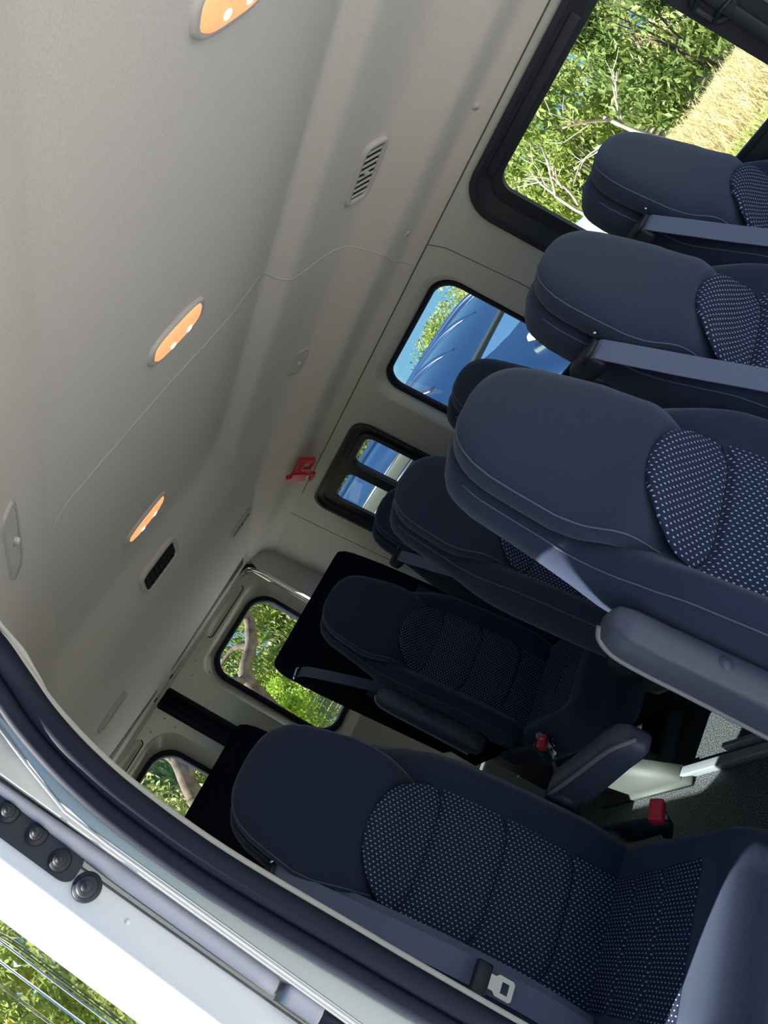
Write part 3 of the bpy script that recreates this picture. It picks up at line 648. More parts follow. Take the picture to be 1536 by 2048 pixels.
def seat_meshes():
    VM = 0.828
    f = gridmesh('bf', lambda a, b: bp(usamp(a) * bw(b * VM), b * VM, bfront(usamp(a), b * VM)), 44, 64)
    bm = bmesh.new(); bm.from_mesh(f)
    f2 = gridmesh('bb', lambda a, b: bp(usamp(a) * bw(b * VM), b * VM, bback(usamp(a), b * VM)), 24, 40)
    bm2 = bmesh.new(); loopsF = []
    for j in range(65):
        v = VM * j / 64; row = [bp(usamp(i / 44) * bw(v), v, bfront(usamp(i / 44), v)) for i in range(45)]
        row += [bp(usamp(1 - i / 24) * bw(v), v, bback(usamp(1 - i / 24), v)) for i in range(1, 24)]
        loopsF.append(row)
    loft(bm2, loopsF, True, True, True); bm.free()
    bmesh.ops.remove_doubles(bm2, verts=bm2.verts, dist=1e-5); bmesh.ops.recalc_face_normals(bm2, faces=bm2.faces)
    me = bpy.data.meshes.new('backrest'); bm2.to_mesh(me); bm2.free(); me.materials.append(M_['fabric']); CACHE['backrest'] = me
    # headrest pad: a shield-shaped cushion standing proud of the shell, with a groove behind its rim
    PV = [0.44, 0.48, 0.52, 0.56, 0.60, 0.64, 0.70, 0.745, 0.775, 0.795, 0.810, 0.820, 0.826]; PWd = [0.108, 0.119, 0.130, 0.140, 0.147, 0.148, 0.137, 0.127, 0.115, 0.100, 0.082, 0.060, 0.030]
    def pw(v): return interp(v, PV, PWd)
    def padc(v):
        e = max(0.0, 1 - max(0, (v - 0.750) / 0.079) ** 3) ** 0.5
        dc = bfront(0, min(v, 0.76)) - 0.012 + 0.034 * smooth(0.46, 0.57, v) - 0.006 * (1 - e)
        th = 0.004 + 0.024 * smooth(0.45, 0.56, v) * (0.15 + 0.85 * e)
        return dc, th
    def padpt(v, ang):
        dc, th = padc(v); c, sn = math.cos(ang), math.sin(ang)
        crown = 0.007 * (1 - abs(c)) if sn > 0 else 0
        return bp(pw(v) * math.copysign(abs(c) ** 0.40, c), v, dc + th * math.copysign(abs(sn) ** 0.62, sn) + crown)
    vs = [0.445 + 0.381 * (1 - (1 - j / 48) ** 1.35) for j in range(49)]
    bm = bmesh.new(); loft(bm, [[padpt(v, 2 * PI * k / 64) for k in range(64)] for v in vs], True, True, True)
    me = bpy.data.meshes.new('headrest_pad'); bmesh.ops.recalc_face_normals(bm, faces=bm.faces); bm.to_mesh(me); bm.free(); me.materials.append(M_['fabric2']); CACHE['pad'] = me
    bm = bmesh.new()
    ring = [padpt(v, a) + EN * 0.0006 for a, vv in ((PI - 0.42, vs[3:]), (0.42, vs[3:][::-1])) for v in vv]
    tube(bm, ring, 0.0015, 6)
    me = bpy.data.meshes.new('pad_piping'); bm.to_mesh(me); bm.free(); me.materials.append(M_['thread']); CACHE['piping'] = me
    bm = bmesh.new()
    for s in (-1, 1):
        tube(bm, [bp(s * 0.935 * bw(v), v, bfront(0.935, v) + 0.0004) for v in [0.03 + 0.0125 * i for i in range(61)]], 0.0014, 6)
    me = bpy.data.meshes.new('side_stitch'); bm.to_mesh(me); bm.free(); me.materials.append(M_['thread']); CACHE['stitch'] = me
    # dotted insert: four puffed segments
    SV = [0.425, 0.280, 0.135]
    TOP = 0.545
    def iw(v):
        if v > 0.40: return 0.130 * max(0.0, 1 - ((v - 0.40) / (TOP + 0.003 - 0.40)) ** 3.2) ** 0.5 * (1 - 0.10 * smooth(0.44, 0.54, v))
        return 0.130 - 0.006 * smooth(0.3, 0.0, v)
    def ifn(a, b):
        s = usamp(a); v = TOP * b + 0.002; x = s * iw(v); u = x / bw(v)
        rise = 0.010 * max(0, 1 - abs(s) ** 10) ** 0.5 * max(0.0, 1 - max(0.0, (v - TOP + 0.03) / 0.035) ** 4) ** 0.5
        for sv in SV:
            dd = v - (sv + 0.022 * abs(s) ** 5 - 0.006); rise -= 0.0085 * math.exp(-(dd / 0.0055) ** 2)
        hb = 0.052 * smooth(0.43, 0.545, v)
        return bp(x, v, bfront(u, v) - 0.002 + rise + hb)
    CACHE['insert'] = gridmesh('back_insert', ifn, 30, 130, lambda a, b: (usamp(a) * iw(TOP * b + 0.002), TOP * b)); CACHE['insert'].materials.append(M_['dots'])
    bm = bmesh.new()
    for sv in SV:
        tube(bm, [bp(s * 0.127, sv + 0.022 * abs(s) ** 5 - 0.006, bfront(s * 0.127 / bw(sv), sv) + 0.0002) for s in [-0.98 + 0.07 * i for i in range(29)]], 0.0016, 6)
    me = bpy.data.meshes.new('insert_seam'); bm.to_mesh(me); bm.free(); me.materials.append(M_['seam']); CACHE['iseam'] = me
    # cushion: grid on a rounded block
    def cw(t): return interp(t, [0, 0.06, 0.3, 0.8, 0.93, 1.0], [0.190, 0.204, 0.212, 0.211, 0.202, 0.184])
    def ctop(u, t):
        z = 0.445 + 0.012 * t + 0.022 * smooth(0.55, 0.85, abs(u)) * (1 - 0.5 * smooth(0.6, 0.9, t)) + 0.010 * smooth(0.62, 0.80, t) - 0.075 * smooth(0.82, 1.0, t) ** 1.5
        z = 0.36 + (z - 0.36) * max(0, 1 - abs(u) ** 9) ** 0.5
        return z
    CL = 0.485
    loops = []
    for j in range(41):
        t = j / 40; y = 0.045 - CL * t
        row = [Vector((usamp(i / 40) * cw(t), y, ctop(usamp(i / 40), t))) for i in range(41)]
        row += [Vector((usamp(1 - i / 20) * cw(t), y, 0.36 - 0.055 * max(0, 1 - abs(usamp(1 - i / 20)) ** 7) ** 0.5)) for i in range(1, 20)]
        loops.append(row)
    bm = bmesh.new(); loft(bm, loops, True, True, True)
    me = bpy.data.meshes.new('cushion'); bmesh.ops.recalc_face_normals(bm, faces=bm.faces); bm.to_mesh(me); bm.free(); me.materials.append(M_['fabric']); CACHE['cushion'] = me
    def ciw(t): return 0.120 + 0.028 * t
    def cif(a, b):
        s = usamp(a); t = 0.03 + 0.66 * b; x = s * ciw(t); u = x / cw(t)
        rise = 0.007 * max(0, 1 - abs(s) ** 10) ** 0.5 * max(0, 1 - abs(2 * b - 1) ** 12) ** 0.5
        for sv in (0.40, 0.68): rise -= 0.006 * math.exp(-((b - sv + 0.05 * abs(s) ** 5) / 0.016) ** 2)
        return Vector((x, 0.045 - CL * t, ctop(u, t) - 0.0015 + rise))
    CACHE['cinsert'] = gridmesh('cushion_insert', cif, 30, 80, lambda a, b: (usamp(a) * ciw(0.5), 0.32 * b)); CACHE['cinsert'].materials.append(M_['dots'])
    # armrest, pointing forward (-y) from its pivot at the origin
    def armloops(w0, edge):
        L = []
        for y, hw, ht, zc in ((0.03, 0.018, 0.022, 0.0), (0.02, 0.026, 0.033, 0.0), (-0.02, 0.030, 0.042, 0.0), (-0.10, 0.029, 0.040, 0.004), (-0.20, 0.028, 0.036, 0.010), (-0.28, 0.028, 0.034, 0.016), (-0.325, 0.027, 0.032, 0.016), (-0.350, 0.021, 0.025, 0.012), (-0.358, 0.010, 0.012, 0.010)):
            L.append([Vector((hw * math.copysign(abs(math.cos(a)) ** 0.45, math.cos(a)), y, zc + ht * math.copysign(abs(math.sin(a)) ** 0.45, math.sin(a)))) for a in [2 * PI * k / 20 for k in range(20)]])
        return L
    bm = bmesh.new(); loft(bm, armloops(0, 0), True, True, True)
    me = bpy.data.meshes.new('armrest'); bmesh.ops.recalc_face_normals(bm, faces=bm.faces); bm.to_mesh(me); bm.free(); me.materials.append(M_['arm']); CACHE['arm'] = me
    bm = bmesh.new(); tube(bm, catmull([(x, y, z) for x, y, z in ((-0.029, 0.0, 0.034), (-0.0285, -0.1, 0.036), (-0.0275, -0.2, 0.039), (-0.027, -0.28, 0.042), (-0.0255, -0.325, 0.040), (-0.019, -0.351, 0.030), (-0.008, -0.360, 0.018))], 5), 0.004, 8)
    me = bpy.data.meshes.new('edge_bead'); bm.to_mesh(me); bm.free(); me.materials.append(M_['armedge']); CACHE['bead'] = me
    bm = bmesh.new(); cyl(bm, (0.004, -0.20, -0.024), (0.004, -0.20, -0.0275), 0.011, 0.010, 20)
    me = bpy.data.meshes.new('screw_cap'); bm.to_mesh(me); bm.free(); me.materials.append(M_['arm']); CACHE['cap'] = me
    # base: two legs, each a tapered sheet-metal pedestal with pockets, plus a frame
    for nm, sx in (('legL', -1), ('legR', 1)):
        bm = bmesh.new(); L = []
        for z, ya, yb, hw in ((0.0, 0.10, -0.36, 0.040), (0.012, 0.10, -0.36, 0.040), (0.02, 0.06, -0.32, 0.026), (0.20, 0.0, -0.27, 0.022), (0.315, 0.0, -0.30, 0.024)):
            L.append([Vector((sx * 0.15 - hw, ya, z)), Vector((sx * 0.15 + hw, ya, z)), Vector((sx * 0.15 + hw, yb, z)), Vector((sx * 0.15 - hw, yb, z))])
        loft(bm, L, True, True, True)
        me = bpy.data.meshes.new('leg'); bmesh.ops.recalc_face_normals(bm, faces=bm.faces); bm.to_mesh(me); bm.free(); me.materials.append(M_['metal']); CACHE[nm] = me
    bm = bmesh.new(); box(bm, (0, -0.16, 0.325), (0.40, 0.40, 0.03), bev=0.008)
    me = bpy.data.meshes.new('seat_frame'); bm.to_mesh(me); bm.free(); me.materials.append(M_['basepl']); CACHE['sframe'] = me
    for nm, sx in (('coverL', -1), ('coverR', 1)):
        bm = bmesh.new(); L = []
        for y, h, ww in ((0.06, 0.018, 0.008), (0.045, 0.034, 0.013), (0.0, 0.034, 0.014), (-0.08, 0.026, 0.013), (-0.125, 0.020, 0.011), (-0.14, 0.010, 0.006)):
            L.append([Vector((sx * (0.230) + ww * math.cos(a), y, 0.440 + h * math.sin(a))) for a in [2 * PI * k / 14 for k in range(14)]])
        loft(bm, L, True, True, True)
        me = bpy.data.meshes.new('side_cover'); bmesh.ops.recalc_face_normals(bm, faces=bm.faces); bm.to_mesh(me); bm.free(); me.materials.append(M_['basepl']); CACHE[nm] = me
seat_meshes()

def part(name, key, parent, label=None):
    return link(name, CACHE[key], None, parent, True, label)
def seat(x, y0, dz, label, arm=None, belt=None, buckle=None, tongue=False, cover=None, film=False, pivot=False):
    r = thing('passenger_seat', label, 'seat', (x, y0, dz), group='passenger seats')
    b = part('backrest', 'backrest', r); part('side_stitch', 'stitch', b)
    p = part('headrest_pad', 'pad', r); part('piping', 'piping', p)
    ins = part('back_insert', 'insert', r, 'white-dotted navy back panel'); part('insert_seam', 'iseam', ins)
    part('cushion', 'cushion', r); part('cushion_insert', 'cinsert', r, 'white-dotted navy cushion panel')
    part('leg', 'legL', r); part('leg', 'legR', r); part('seat_frame', 'sframe', r)
    if dz < -0.001:
        for ch in r.children:
            if ch.name.startswith('leg'): ch.location.z = -dz; ch.scale.z = (0.315 + dz) / 0.315
    for c in (cover or ()):
        part('side_cover', 'coverL' if c < 0 else 'coverR', r)
    if arm:
        side, pose = arm
        a = part('armrest', 'arm', r); part('edge_bead', 'bead', a, 'pale edge bead'); part('screw_cap', 'cap', a)
        if pose == 'down': a.location = (side * 0.243, 0.0, 0.595); a.rotation_euler = (math.radians(-9), 0, 0)
        else: a.location = (side * 0.236, 0.070, 0.560); a.rotation_euler = (-math.radians(90) - REC * 0.4, 0, 0)
        bm = bmesh.new(); cyl(bm, (side * 0.205, a.location.y, a.location.z), (side * 0.226, a.location.y, a.location.z), 0.040, 0.036, 24); obj('armrest_hub', bm, M_['basepl'], r)
    if pivot:
        bm = bmesh.new(); cyl(bm, (-0.20, 0.03, 0.52), (-0.245, 0.03, 0.52), 0.052, 0.044, 28); obj('recliner_cover', bm, M_['basepl'], r)
    if belt:
        # webbing from the shoulder guide down beside the cushion
        gx = belt
        pts = [(gx, 0.150, 1.066), (gx - 0.001, 0.128, 1.062), (gx - 0.003, 0.112, 1.035), (gx - 0.006, 0.058, 0.93), (gx - 0.006, -0.030, 0.75), (gx - 0.008, -0.072, 0.60), (gx - 0.012, -0.084, 0.50), (gx - 0.016, -0.085, 0.46)]
        cp = catmull(pts, 6); nd = []
        for i, q in enumerate(cp):
            t = (cp[min(i + 1, len(cp) - 1)] - cp[max(i - 1, 0)]).normalized(); nd.append(t.cross(Vector((1, 0, 0))).normalized())
        wd = [interp(i / (len(cp) - 1), [0, 0.15, 0.3, 1], [0.038, 0.040, 0.044, 0.046]) for i in range(len(cp))]
        wdir = [Vector((0.96, -0.28, 0)) for _ in cp]
        bm = bmesh.new(); strip(bm, cp, wdir, wd, nd, 0.0016); bt = obj('belt_webbing', bm, M_['webbing'], r, smooth=False, label='blue-grey belt webbing')
        cp2 = [q + Vector((0.020, 0.014, 0)) for q in cp[4:]]
        bm = bmesh.new(); strip(bm, cp2, [Vector((0.9, 0.3, 0))] * len(cp2), 0.040, nd[4:], 0.0016); obj('belt_webbing', bm, M_['webbing'], r, smooth=False)
        bm = bmesh.new(); tube(bm, [(gx - 0.026, 0.150, 1.068), (gx - 0.020, 0.130, 1.070), (gx, 0.118, 1.070), (gx + 0.020, 0.130, 1.070), (gx + 0.026, 0.150, 1.068)], 0.005, 10)
        gd = obj('belt_guide', bm, M_['black'], r)
        L = [[Vector((gx + a * 0.022 * s, yy, 1.052 + bq * 0.026 * s)) for a, bq in capsule(1, 1, 3, 20)] for yy, s in ((0.130, 0.8), (0.138, 0.97), (0.165, 1.0), (0.190, 0.9), (0.202, 0.5))]
        bm = bmesh.new(); loft(bm, L, True, True, True); obj('guide_cover', bm, M_['basepl'], r)
        bm = bmesh.new(); tube(bm, [(gx + 0.012, 0.112, 1.080), (gx + 0.024, 0.118, 1.072)], 0.0022, 8); obj('chrome_pin', bm, M_['chrome'], gd)
        if tongue:
            q = Vector((gx - 0.015, -0.047, 0.66)) if tongue is True else Vector(tongue)
            bm = bmesh.new(); box(bm, q, (0.050, 0.016, 0.030), bev=0.004); tg = obj('tongue_grip', bm, M_['basepl'], r)
            bm = plate([(-0.012, 0), (0.012, 0), (0.012, -0.012), (0.017, -0.018), (0.017, -0.046), (0.013, -0.050), (-0.013, -0.050), (-0.017, -0.046), (-0.017, -0.018), (-0.012, -0.012)], [[(-0.009, -0.026), (0.009, -0.026), (0.009, -0.040), (-0.009, -0.040)]], lambda u, v, d: (q.x + u, q.y - d, q.z - 0.012 + v), 0.003, 0.0055)
            obj('tongue_plate', bm, M_['chrome'], tg, smooth=False, label='chrome belt tongue')
    if buckle:
        q = Vector(buckle); d = Vector((0.10, -0.55, 0.83)).normalized()
        rot = d.to_track_quat('Z', 'Y').to_euler()
        bm = bmesh.new(); box(bm, q - d * 0.03, (0.034, 0.022, 0.07), rot=rot, bev=0.005); bk = obj('buckle', bm, M_['black'], r)
        bm = bmesh.new(); box(bm, q + d * 0.006, (0.048, 0.028, 0.022), rot=rot, bev=0.003); obj('release_button', bm, M_['redbtn'], bk, label='red release button')
        bm = bmesh.new(); box(bm, q - d * 0.012 + Vector((0, -0.0105, -0.007)), (0.012, 0.002, 0.012), rot=rot); obj('buckle_label', bm, M_['label'], bk)
        bm = bmesh.new(); tube(bm, [q - d * 0.06, q - d * 0.12 + Vector((0, 0.02, 0)), q + Vector((0, 0.05, -0.16))], 0.010, 8, squash=(Vector((0, 1, 0)), 0.4)); obj('buckle_strap', bm, M_['webbing'], bk)
        if film:
            random.seed(5); bm = bmesh.new(); bmesh.ops.create_icosphere(bm, subdivisions=3, radius=1.0, matrix=Matrix.Translation(q - d * 0.012) @ rot.to_matrix().to_4x4() @ Matrix.Diagonal((0.036, 0.028, 0.060, 1)))
            for v in bm.verts: v.co += Vector((random.uniform(-1, 1), random.uniform(-1, 1), random.uniform(-1, 1))) * 0.0035
            obj('plastic_wrap', bm, M_['film'], bk, smooth=False, label='crinkled clear plastic wrap')
    return r
seat(1.690, 0.70, 0.0, 'dotted navy seat in the front row closest to the wide window', belt=-0.170)
seat(1.262, 0.70, 0.0, 'dotted navy seat in the middle of the front row of three', belt=-0.170)
seat(0.835, 0.70, 0.0, 'dotted navy aisle seat of the front row with raised armrest and sunlit bolster', arm=(-1, 'up'), cover=(-1,))
seat(1.690, 1.485, -0.02, 'dark seat behind the front row against the middle window', belt=-0.170)
seat(1.250, 1.485, -0.02, 'dark dotted seat directly behind the sunlit front aisle seat', pivot=True, cover=(-1,))
seat(0.410, 1.485, -0.02, 'single dotted navy seat beside the doorway with lowered armrest and sunlit cushion', arm=(1, 'down'), belt=-0.158, buckle=(0.245, -0.125, 0.455), tongue=(-0.170, -0.078, 0.690), cover=(1,))
seat(1.690, 2.26, -0.045, 'dark seat in the third row below the small sliding window', belt=-0.170, tongue=(-0.20, -0.055, 0.70))
seat(1.238, 2.26, -0.045, 'dark dotted third-row seat with raised armrest and plastic wrapped buckle', arm=(-1, 'up'), buckle=(-0.235, -0.19, 0.445), film=True, cover=(-1,))

# rear bench pairs: wide flat-topped backs in front of the rear doors
def bench(x, hw, label):
    r = thing('rear_bench', label, 'bench seat', (x, 2.88, 0.0), group='rear bench seats')
    e = 0.10
    def row(v, s, dep):
        return [Vector((hw * s * math.copysign(abs(math.cos(a)) ** 0.25, math.cos(a)), 0.0, HZ)) + EV * v * 0.86 + EN * (dep * math.copysign(abs(math.sin(a)) ** 0.5, math.sin(a))) for a in [2 * PI * k / 36 for k in range(36)]]
    L = [row(0.0, 0.94, 0.05), row(0.04, 1.0, 0.07), row(0.70, 1.0, 0.065), row(0.80, 0.99, 0.06), row(0.87, 0.985, 0.052), row(0.915, 0.965, 0.048), row(0.945, 0.93, 0.036), row(0.952, 0.90, 0.018)]
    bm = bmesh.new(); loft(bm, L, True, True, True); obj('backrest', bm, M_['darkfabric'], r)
    for sx in (-0.5, 0.5):
        def fn(a, b, sx=sx):
            s = 2 * a - 1; t = 2 * b - 1
            return Vector((hw * sx + s * hw * 0.36, 0, HZ)) + EV * (0.05 + 0.36 * b) + EN * (0.068 + 0.006 * max(0, 1 - abs(s) ** 8) ** 0.5 * max(0, 1 - abs(t) ** 8) ** 0.5)
        me = gridmesh('back_insert', fn, 16, 24, lambda a, b: (a * hw * 0.7, b * 0.36)); link('back_insert', me, M_['dots'], r, label='dotted back panel')
    L = []
    for y, zt, s in ((0.02, 0.43, 0.93), (-0.02, 0.445, 1.0), (-0.36, 0.455, 1.0), (-0.42, 0.44, 0.99), (-0.44, 0.40, 0.95)):
        L.append([Vector((-hw * s, y, 0.30)), Vector((-hw * s, y, zt - 0.02)), Vector((-hw * s + 0.02, y, zt)), Vector((hw * s - 0.02, y, zt)), Vector((hw * s, y, zt - 0.02)), Vector((hw * s, y, 0.30))])
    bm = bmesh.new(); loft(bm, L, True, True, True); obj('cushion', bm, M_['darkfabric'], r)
    bm = bmesh.new(); box(bm, (0, -0.18, 0.15), (hw * 1.7, 0.30, 0.30), bev=0.01); obj('plinth', bm, M_['basepl'], r)
    gx = hw - 0.30 if x < 1 else -hw + 0.0
    return r
b1 = bench(1.485, 0.335, 'black flat-topped bench back before the rear door window nearer the far wall')
b2 = bench(0.575, 0.335, 'black flat-topped bench back behind the single doorway seat')
bm = bmesh.new(); cp = [Vector(p) for p in ((-0.315, 0.125, 1.09), (-0.310, 0.075, 1.06), (-0.285, 0.01, 0.92), (-0.22, -0.05, 0.66), (-0.16, -0.075, 0.50))]
strip(bm, catmull(cp, 5), Vector((1, 0, 0.15)).normalized(), 0.044, Vector((0, 1, 0.25)).normalized(), 0.003); obj('belt_webbing', bm, M_['webbing'], b1, smooth=False)
bm = bmesh.new(); tube(bm, [(-0.345, 0.13, 1.095), (-0.315, 0.10, 1.105), (-0.285, 0.13, 1.095)], 0.006, 10); obj('belt_guide', bm, M_['chrome'], b1)

# aluminium floor rail edge between aisle and seats, and a pocketed foot plate
bm = bmesh.new(); box(bm, (1.09, 1.55, 0.012), (0.030, 1.5, 0.024), bev=0.003); box(bm, (1.122, 1.40, 0.02), (0.016, 0.7, 0.04), bev=0.003)
tag(obj('floor_rail', bm, M_['alu']), 'aluminium floor rail along the aisle under the far seats', 'rail')
ft = thing('foot_plate', 'dull metal foot plate with black pockets on the floor behind the rail', 'foot plate', (1.228, 2.12, 0.0))
obj('body', ringloft([rr(-0.092, 0.112, -0.10, 0.16, 0.02), rr(-0.090, 0.110, -0.095, 0.155, 0.02), rr(-0.084, 0.104, -0.085, 0.145, 0.02), rr(-0.05, 0.05, -0.05, 0.05, 0.02), rr(-0.005, 0.005, -0.005, 0.005, 0.002)], flat, (0.0, 0.035, 0.04, 0.041, 0.041)), M_['metal'], ft)
for k, v in enumerate((-0.05, 0.03, 0.105)):
    obj('pocket', ringloft([rr(-0.07, 0.09, v - 0.022, v + 0.022, 0.018), rr(-0.066, 0.086, v - 0.018, v + 0.018, 0.015), rr(-0.02, 0.03, v - 0.004, v + 0.004, 0.003)], flat, (0.0415, 0.044, 0.0425)), M_['black'], ft)

# ================================================================== OUTSIDE
# blue high-roof van parked alongside
van = thing('parked_van', 'shiny blue high-roof van parked beside the far side windows', 'van', (2.90, 3.0, GZ))
ivn = Matrix.Translation(van.location).inverted()
def vsec(y, x0, x1, zlow, zbelt, zrail, ztop):
    """cross-section, near side at x0 (world), far at x1; z relative to camera"""
    w_ = (x1 - x0)
    h = [(0.0, zlow), (-0.02, zbelt - 0.3), (0.0, zbelt), (0.012, zrail), (0.02, zrail + (ztop - zrail) * 0.45), (0.06, zrail + (ztop - zrail) * 0.80), (0.16, ztop - (ztop - zrail) * 0.06), (0.38, ztop), (0.5 * w_, ztop + 0.012)]
    left = [(x0 + a, z) for a, z in h]; right = [(x1 - a, z) for a, z in h[:-1]][::-1]
    return [Vector((a, y, H + z)) for a, z in left + right]
secs = [(2.05, 3.16, 4.05, -1.55, -0.88, -0.86, -0.845), (2.10, 3.06, 4.15, -1.6, -0.83, -0.80, -0.76), (2.35, 2.98, 4.28, -1.62, -0.75, -0.70, -0.65), (2.62, 2.95, 4.38, -1.62, -0.66, -0.56, -0.46), (3.02, 2.93, 4.55, -1.62, -0.62, -0.30, -0.255), (3.10, 2.925, 4.60, -1.62, -0.62, -0.26, -0.215), (3.20, 2.92, 4.66, -1.62, -0.62, -0.25, -0.150), (3.40, 2.91, 4.72, -1.62, -0.62, -0.22, -0.05), (3.70, 2.90, 4.76, -1.62, -0.62, -0.20, 0.005), (4.2, 2.90, 4.76, -1.62, -0.62, -0.20, 0.022), (5.0, 2.90, 4.76, -1.62, -0.62, -0.20, 0.025), (5.6, 2.90, 4.76, -1.62, -0.62, -0.20, 0.015), (5.7, 2.94, 4.72, -1.60, -0.62, -0.22, 0.02)]
bm = bmesh.new(); loft(bm, [vsec(*s) for s in secs], False, False, False)
bm.faces.ensure_lookup_table()
o = obj('body', bm, M_['blue'], van); o.matrix_parent_inverse = ivn
smod = o.modifiers.new('sub', 'SUBSURF'); smod.levels = 2; smod.render_levels = 2
def vp(name, bm, m, label=None, smooth=True):
    o = obj(name, bm, m, van, smooth=smooth, label=label); o.matrix_parent_inverse = ivn; return o
bm = bmesh.new(); L = []
for i in range(17):
    t = i / 16; x = 2.935 + 1.64 * t; bow = 0.07 * (2 * t - 1) ** 2
    L.append([Vector((x, 3.03 + bow, H - 0.262)), Vector((x, 2.99 + bow, H - 0.252)), Vector((x, 3.05 + bow, H - 0.222)), Vector((x, 3.09 + bow, H - 0.222))])
loft(bm, L, True, True, True); vp('windscreen_header', bm, M_['olive'], 'dark strip above the windscreen')
bm = bmesh.new(); L = []
for z, y, wx in ((-0.26, 3.00, 1.46), (-0.42, 2.72, 1.34), (-0.56, 2.50, 1.26), (-0.63, 2.38, 1.20)):
    L.append([Vector((3.02 + wx * i / 12, y + 0.08 * (2 * i / 12 - 1) ** 2, H + z + 0.012)) for i in range(13)])
loft(bm, L, closed=False); vp('windscreen', bm, mat('windscreen_glass', (0.10, 0.22, 0.36), 0.03, spec=0.9, coat=1.0))
bm = bmesh.new(); box(bm, (3.30, 2.60, H - 0.45), (0.05, 0.16, 0.03), rot=Euler((0.7, 0, 0.2)), bev=0.005); box(bm, (3.36, 2.52, H - 0.50), (0.05, 0.16, 0.02), rot=Euler((0.7, 0, 0.2)), bev=0.005); vp('windscreen_papers', bm, mat('mint_paper', (0.55, 0.80, 0.70), 0.6))
for xr in (3.20, 3.58, 3.98, 4.38):
    bm = bmesh.new(); tube(bm, catmull([(xr, 3.28, H - 0.125), (xr, 3.45, H - 0.045), (xr, 3.72, H + 0.006), (xr, 4.3, H + 0.028), (xr, 5.5, H + 0.030)], 6), 0.022, 8); vp('roof_rib', bm, M_['blue'])
bm = bmesh.new(); box(bm, (2.898, 4.42, H - 0.185), (0.03, 2.4, 0.075), bev=0.008); vp('side_rail', bm, M_['olive'], 'dark rail under the roof')
bm = bmesh.new(); tube(bm, [(2.885, 3.25, H - 0.140), (2.885, 5.6, H - 0.140)], 0.006, 8); tube(bm, [(2.885, 3.25, H - 0.228), (2.885, 5.6, H - 0.228)], 0.006, 8); vp('rail_chrome', bm, M_['chrome'])
def bv(u, v, d): return (2.905 - d, u, H + v)
for a, b in ((3.25, 3.72), (3.86, 4.60), (4.72, 5.50)):
    lp = rr(a, b, -0.62, -0.265, 0.07)
    wf = vp('side_window', plate(lp, [], bv, 0.0, 0.012), M_['privacy'], smooth=False)
    bm = bmesh.new(); tube(bm, [bv(u, v, 0.014) for u, v in lp + lp[:1]], 0.010, 8); obj('window_trim', bm, M_['chrome'], wf)
for y in (2.70, 5.0):
    for x in (2.99, 4.50):
        bm = bmesh.new(); cyl(bm, (x - 0.11, y, GZ + 0.33), (x + 0.11, y, GZ + 0.33), 0.33, 0.33, 32); wl = vp('wheel', bm, M_['tyre'])
        bm = bmesh.new(); cyl(bm, (x - 0.118, y, GZ + 0.33), (x + 0.118, y, GZ + 0.33), 0.20, 0.20, 24); obj('hub', bm, M_['alu'], wl)
# white car further out
car = thing('white_car', 'white car corner glimpsed between the front seats through the wide window', 'car', (6.0, 3.5, GZ))
ivc = Matrix.Translation(car.location).inverted()
bm = bmesh.new(); L = []
for y, zt, hw in ((3.50, -0.86, 0.70), (3.54, -0.74, 0.80), (3.62, -0.66, 0.85), (4.4, -0.58, 0.88), (4.9, -0.34, 0.80), (5.4, -0.20, 0.74), (6.6, -0.22, 0.74), (7.4, -0.50, 0.80), (7.8, -0.62, 0.82)):
    L.append([Vector((6.85 + hw * math.copysign(abs(math.cos(a)) ** 0.5, math.cos(a)), y, H + (-1.45 + zt) / 2 + (zt + 1.45) / 2 * math.copysign(abs(math.sin(a)) ** 0.6, math.sin(a)))) for a in [2 * PI * k / 24 for k in range(24)]])
loft(bm, L, True, True, True); o = obj('body', bm, M_['white'], car); o.matrix_parent_inverse = ivc
bm = bmesh.new(); L = [[Vector((6.85 - 0.66 + 1.32 * i / 8, y, H + z)) for i in range(9)] for y, z in ((4.48, -0.545), (4.92, -0.318), (5.30, -0.205))]
loft(bm, L, closed=False); o = obj('windscreen', bm, M_['privacy'], car); o.matrix_parent_inverse = ivc
for y in (4.2, 7.0):
    for x in (6.12, 7.58):
        bm = bmesh.new(); cyl(bm, (x - 0.1, y, GZ + 0.31), (x + 0.1, y, GZ + 0.31), 0.31, 0.31, 28); o = obj('wheel', bm, M_['tyre'], car); o.matrix_parent_inverse = ivc

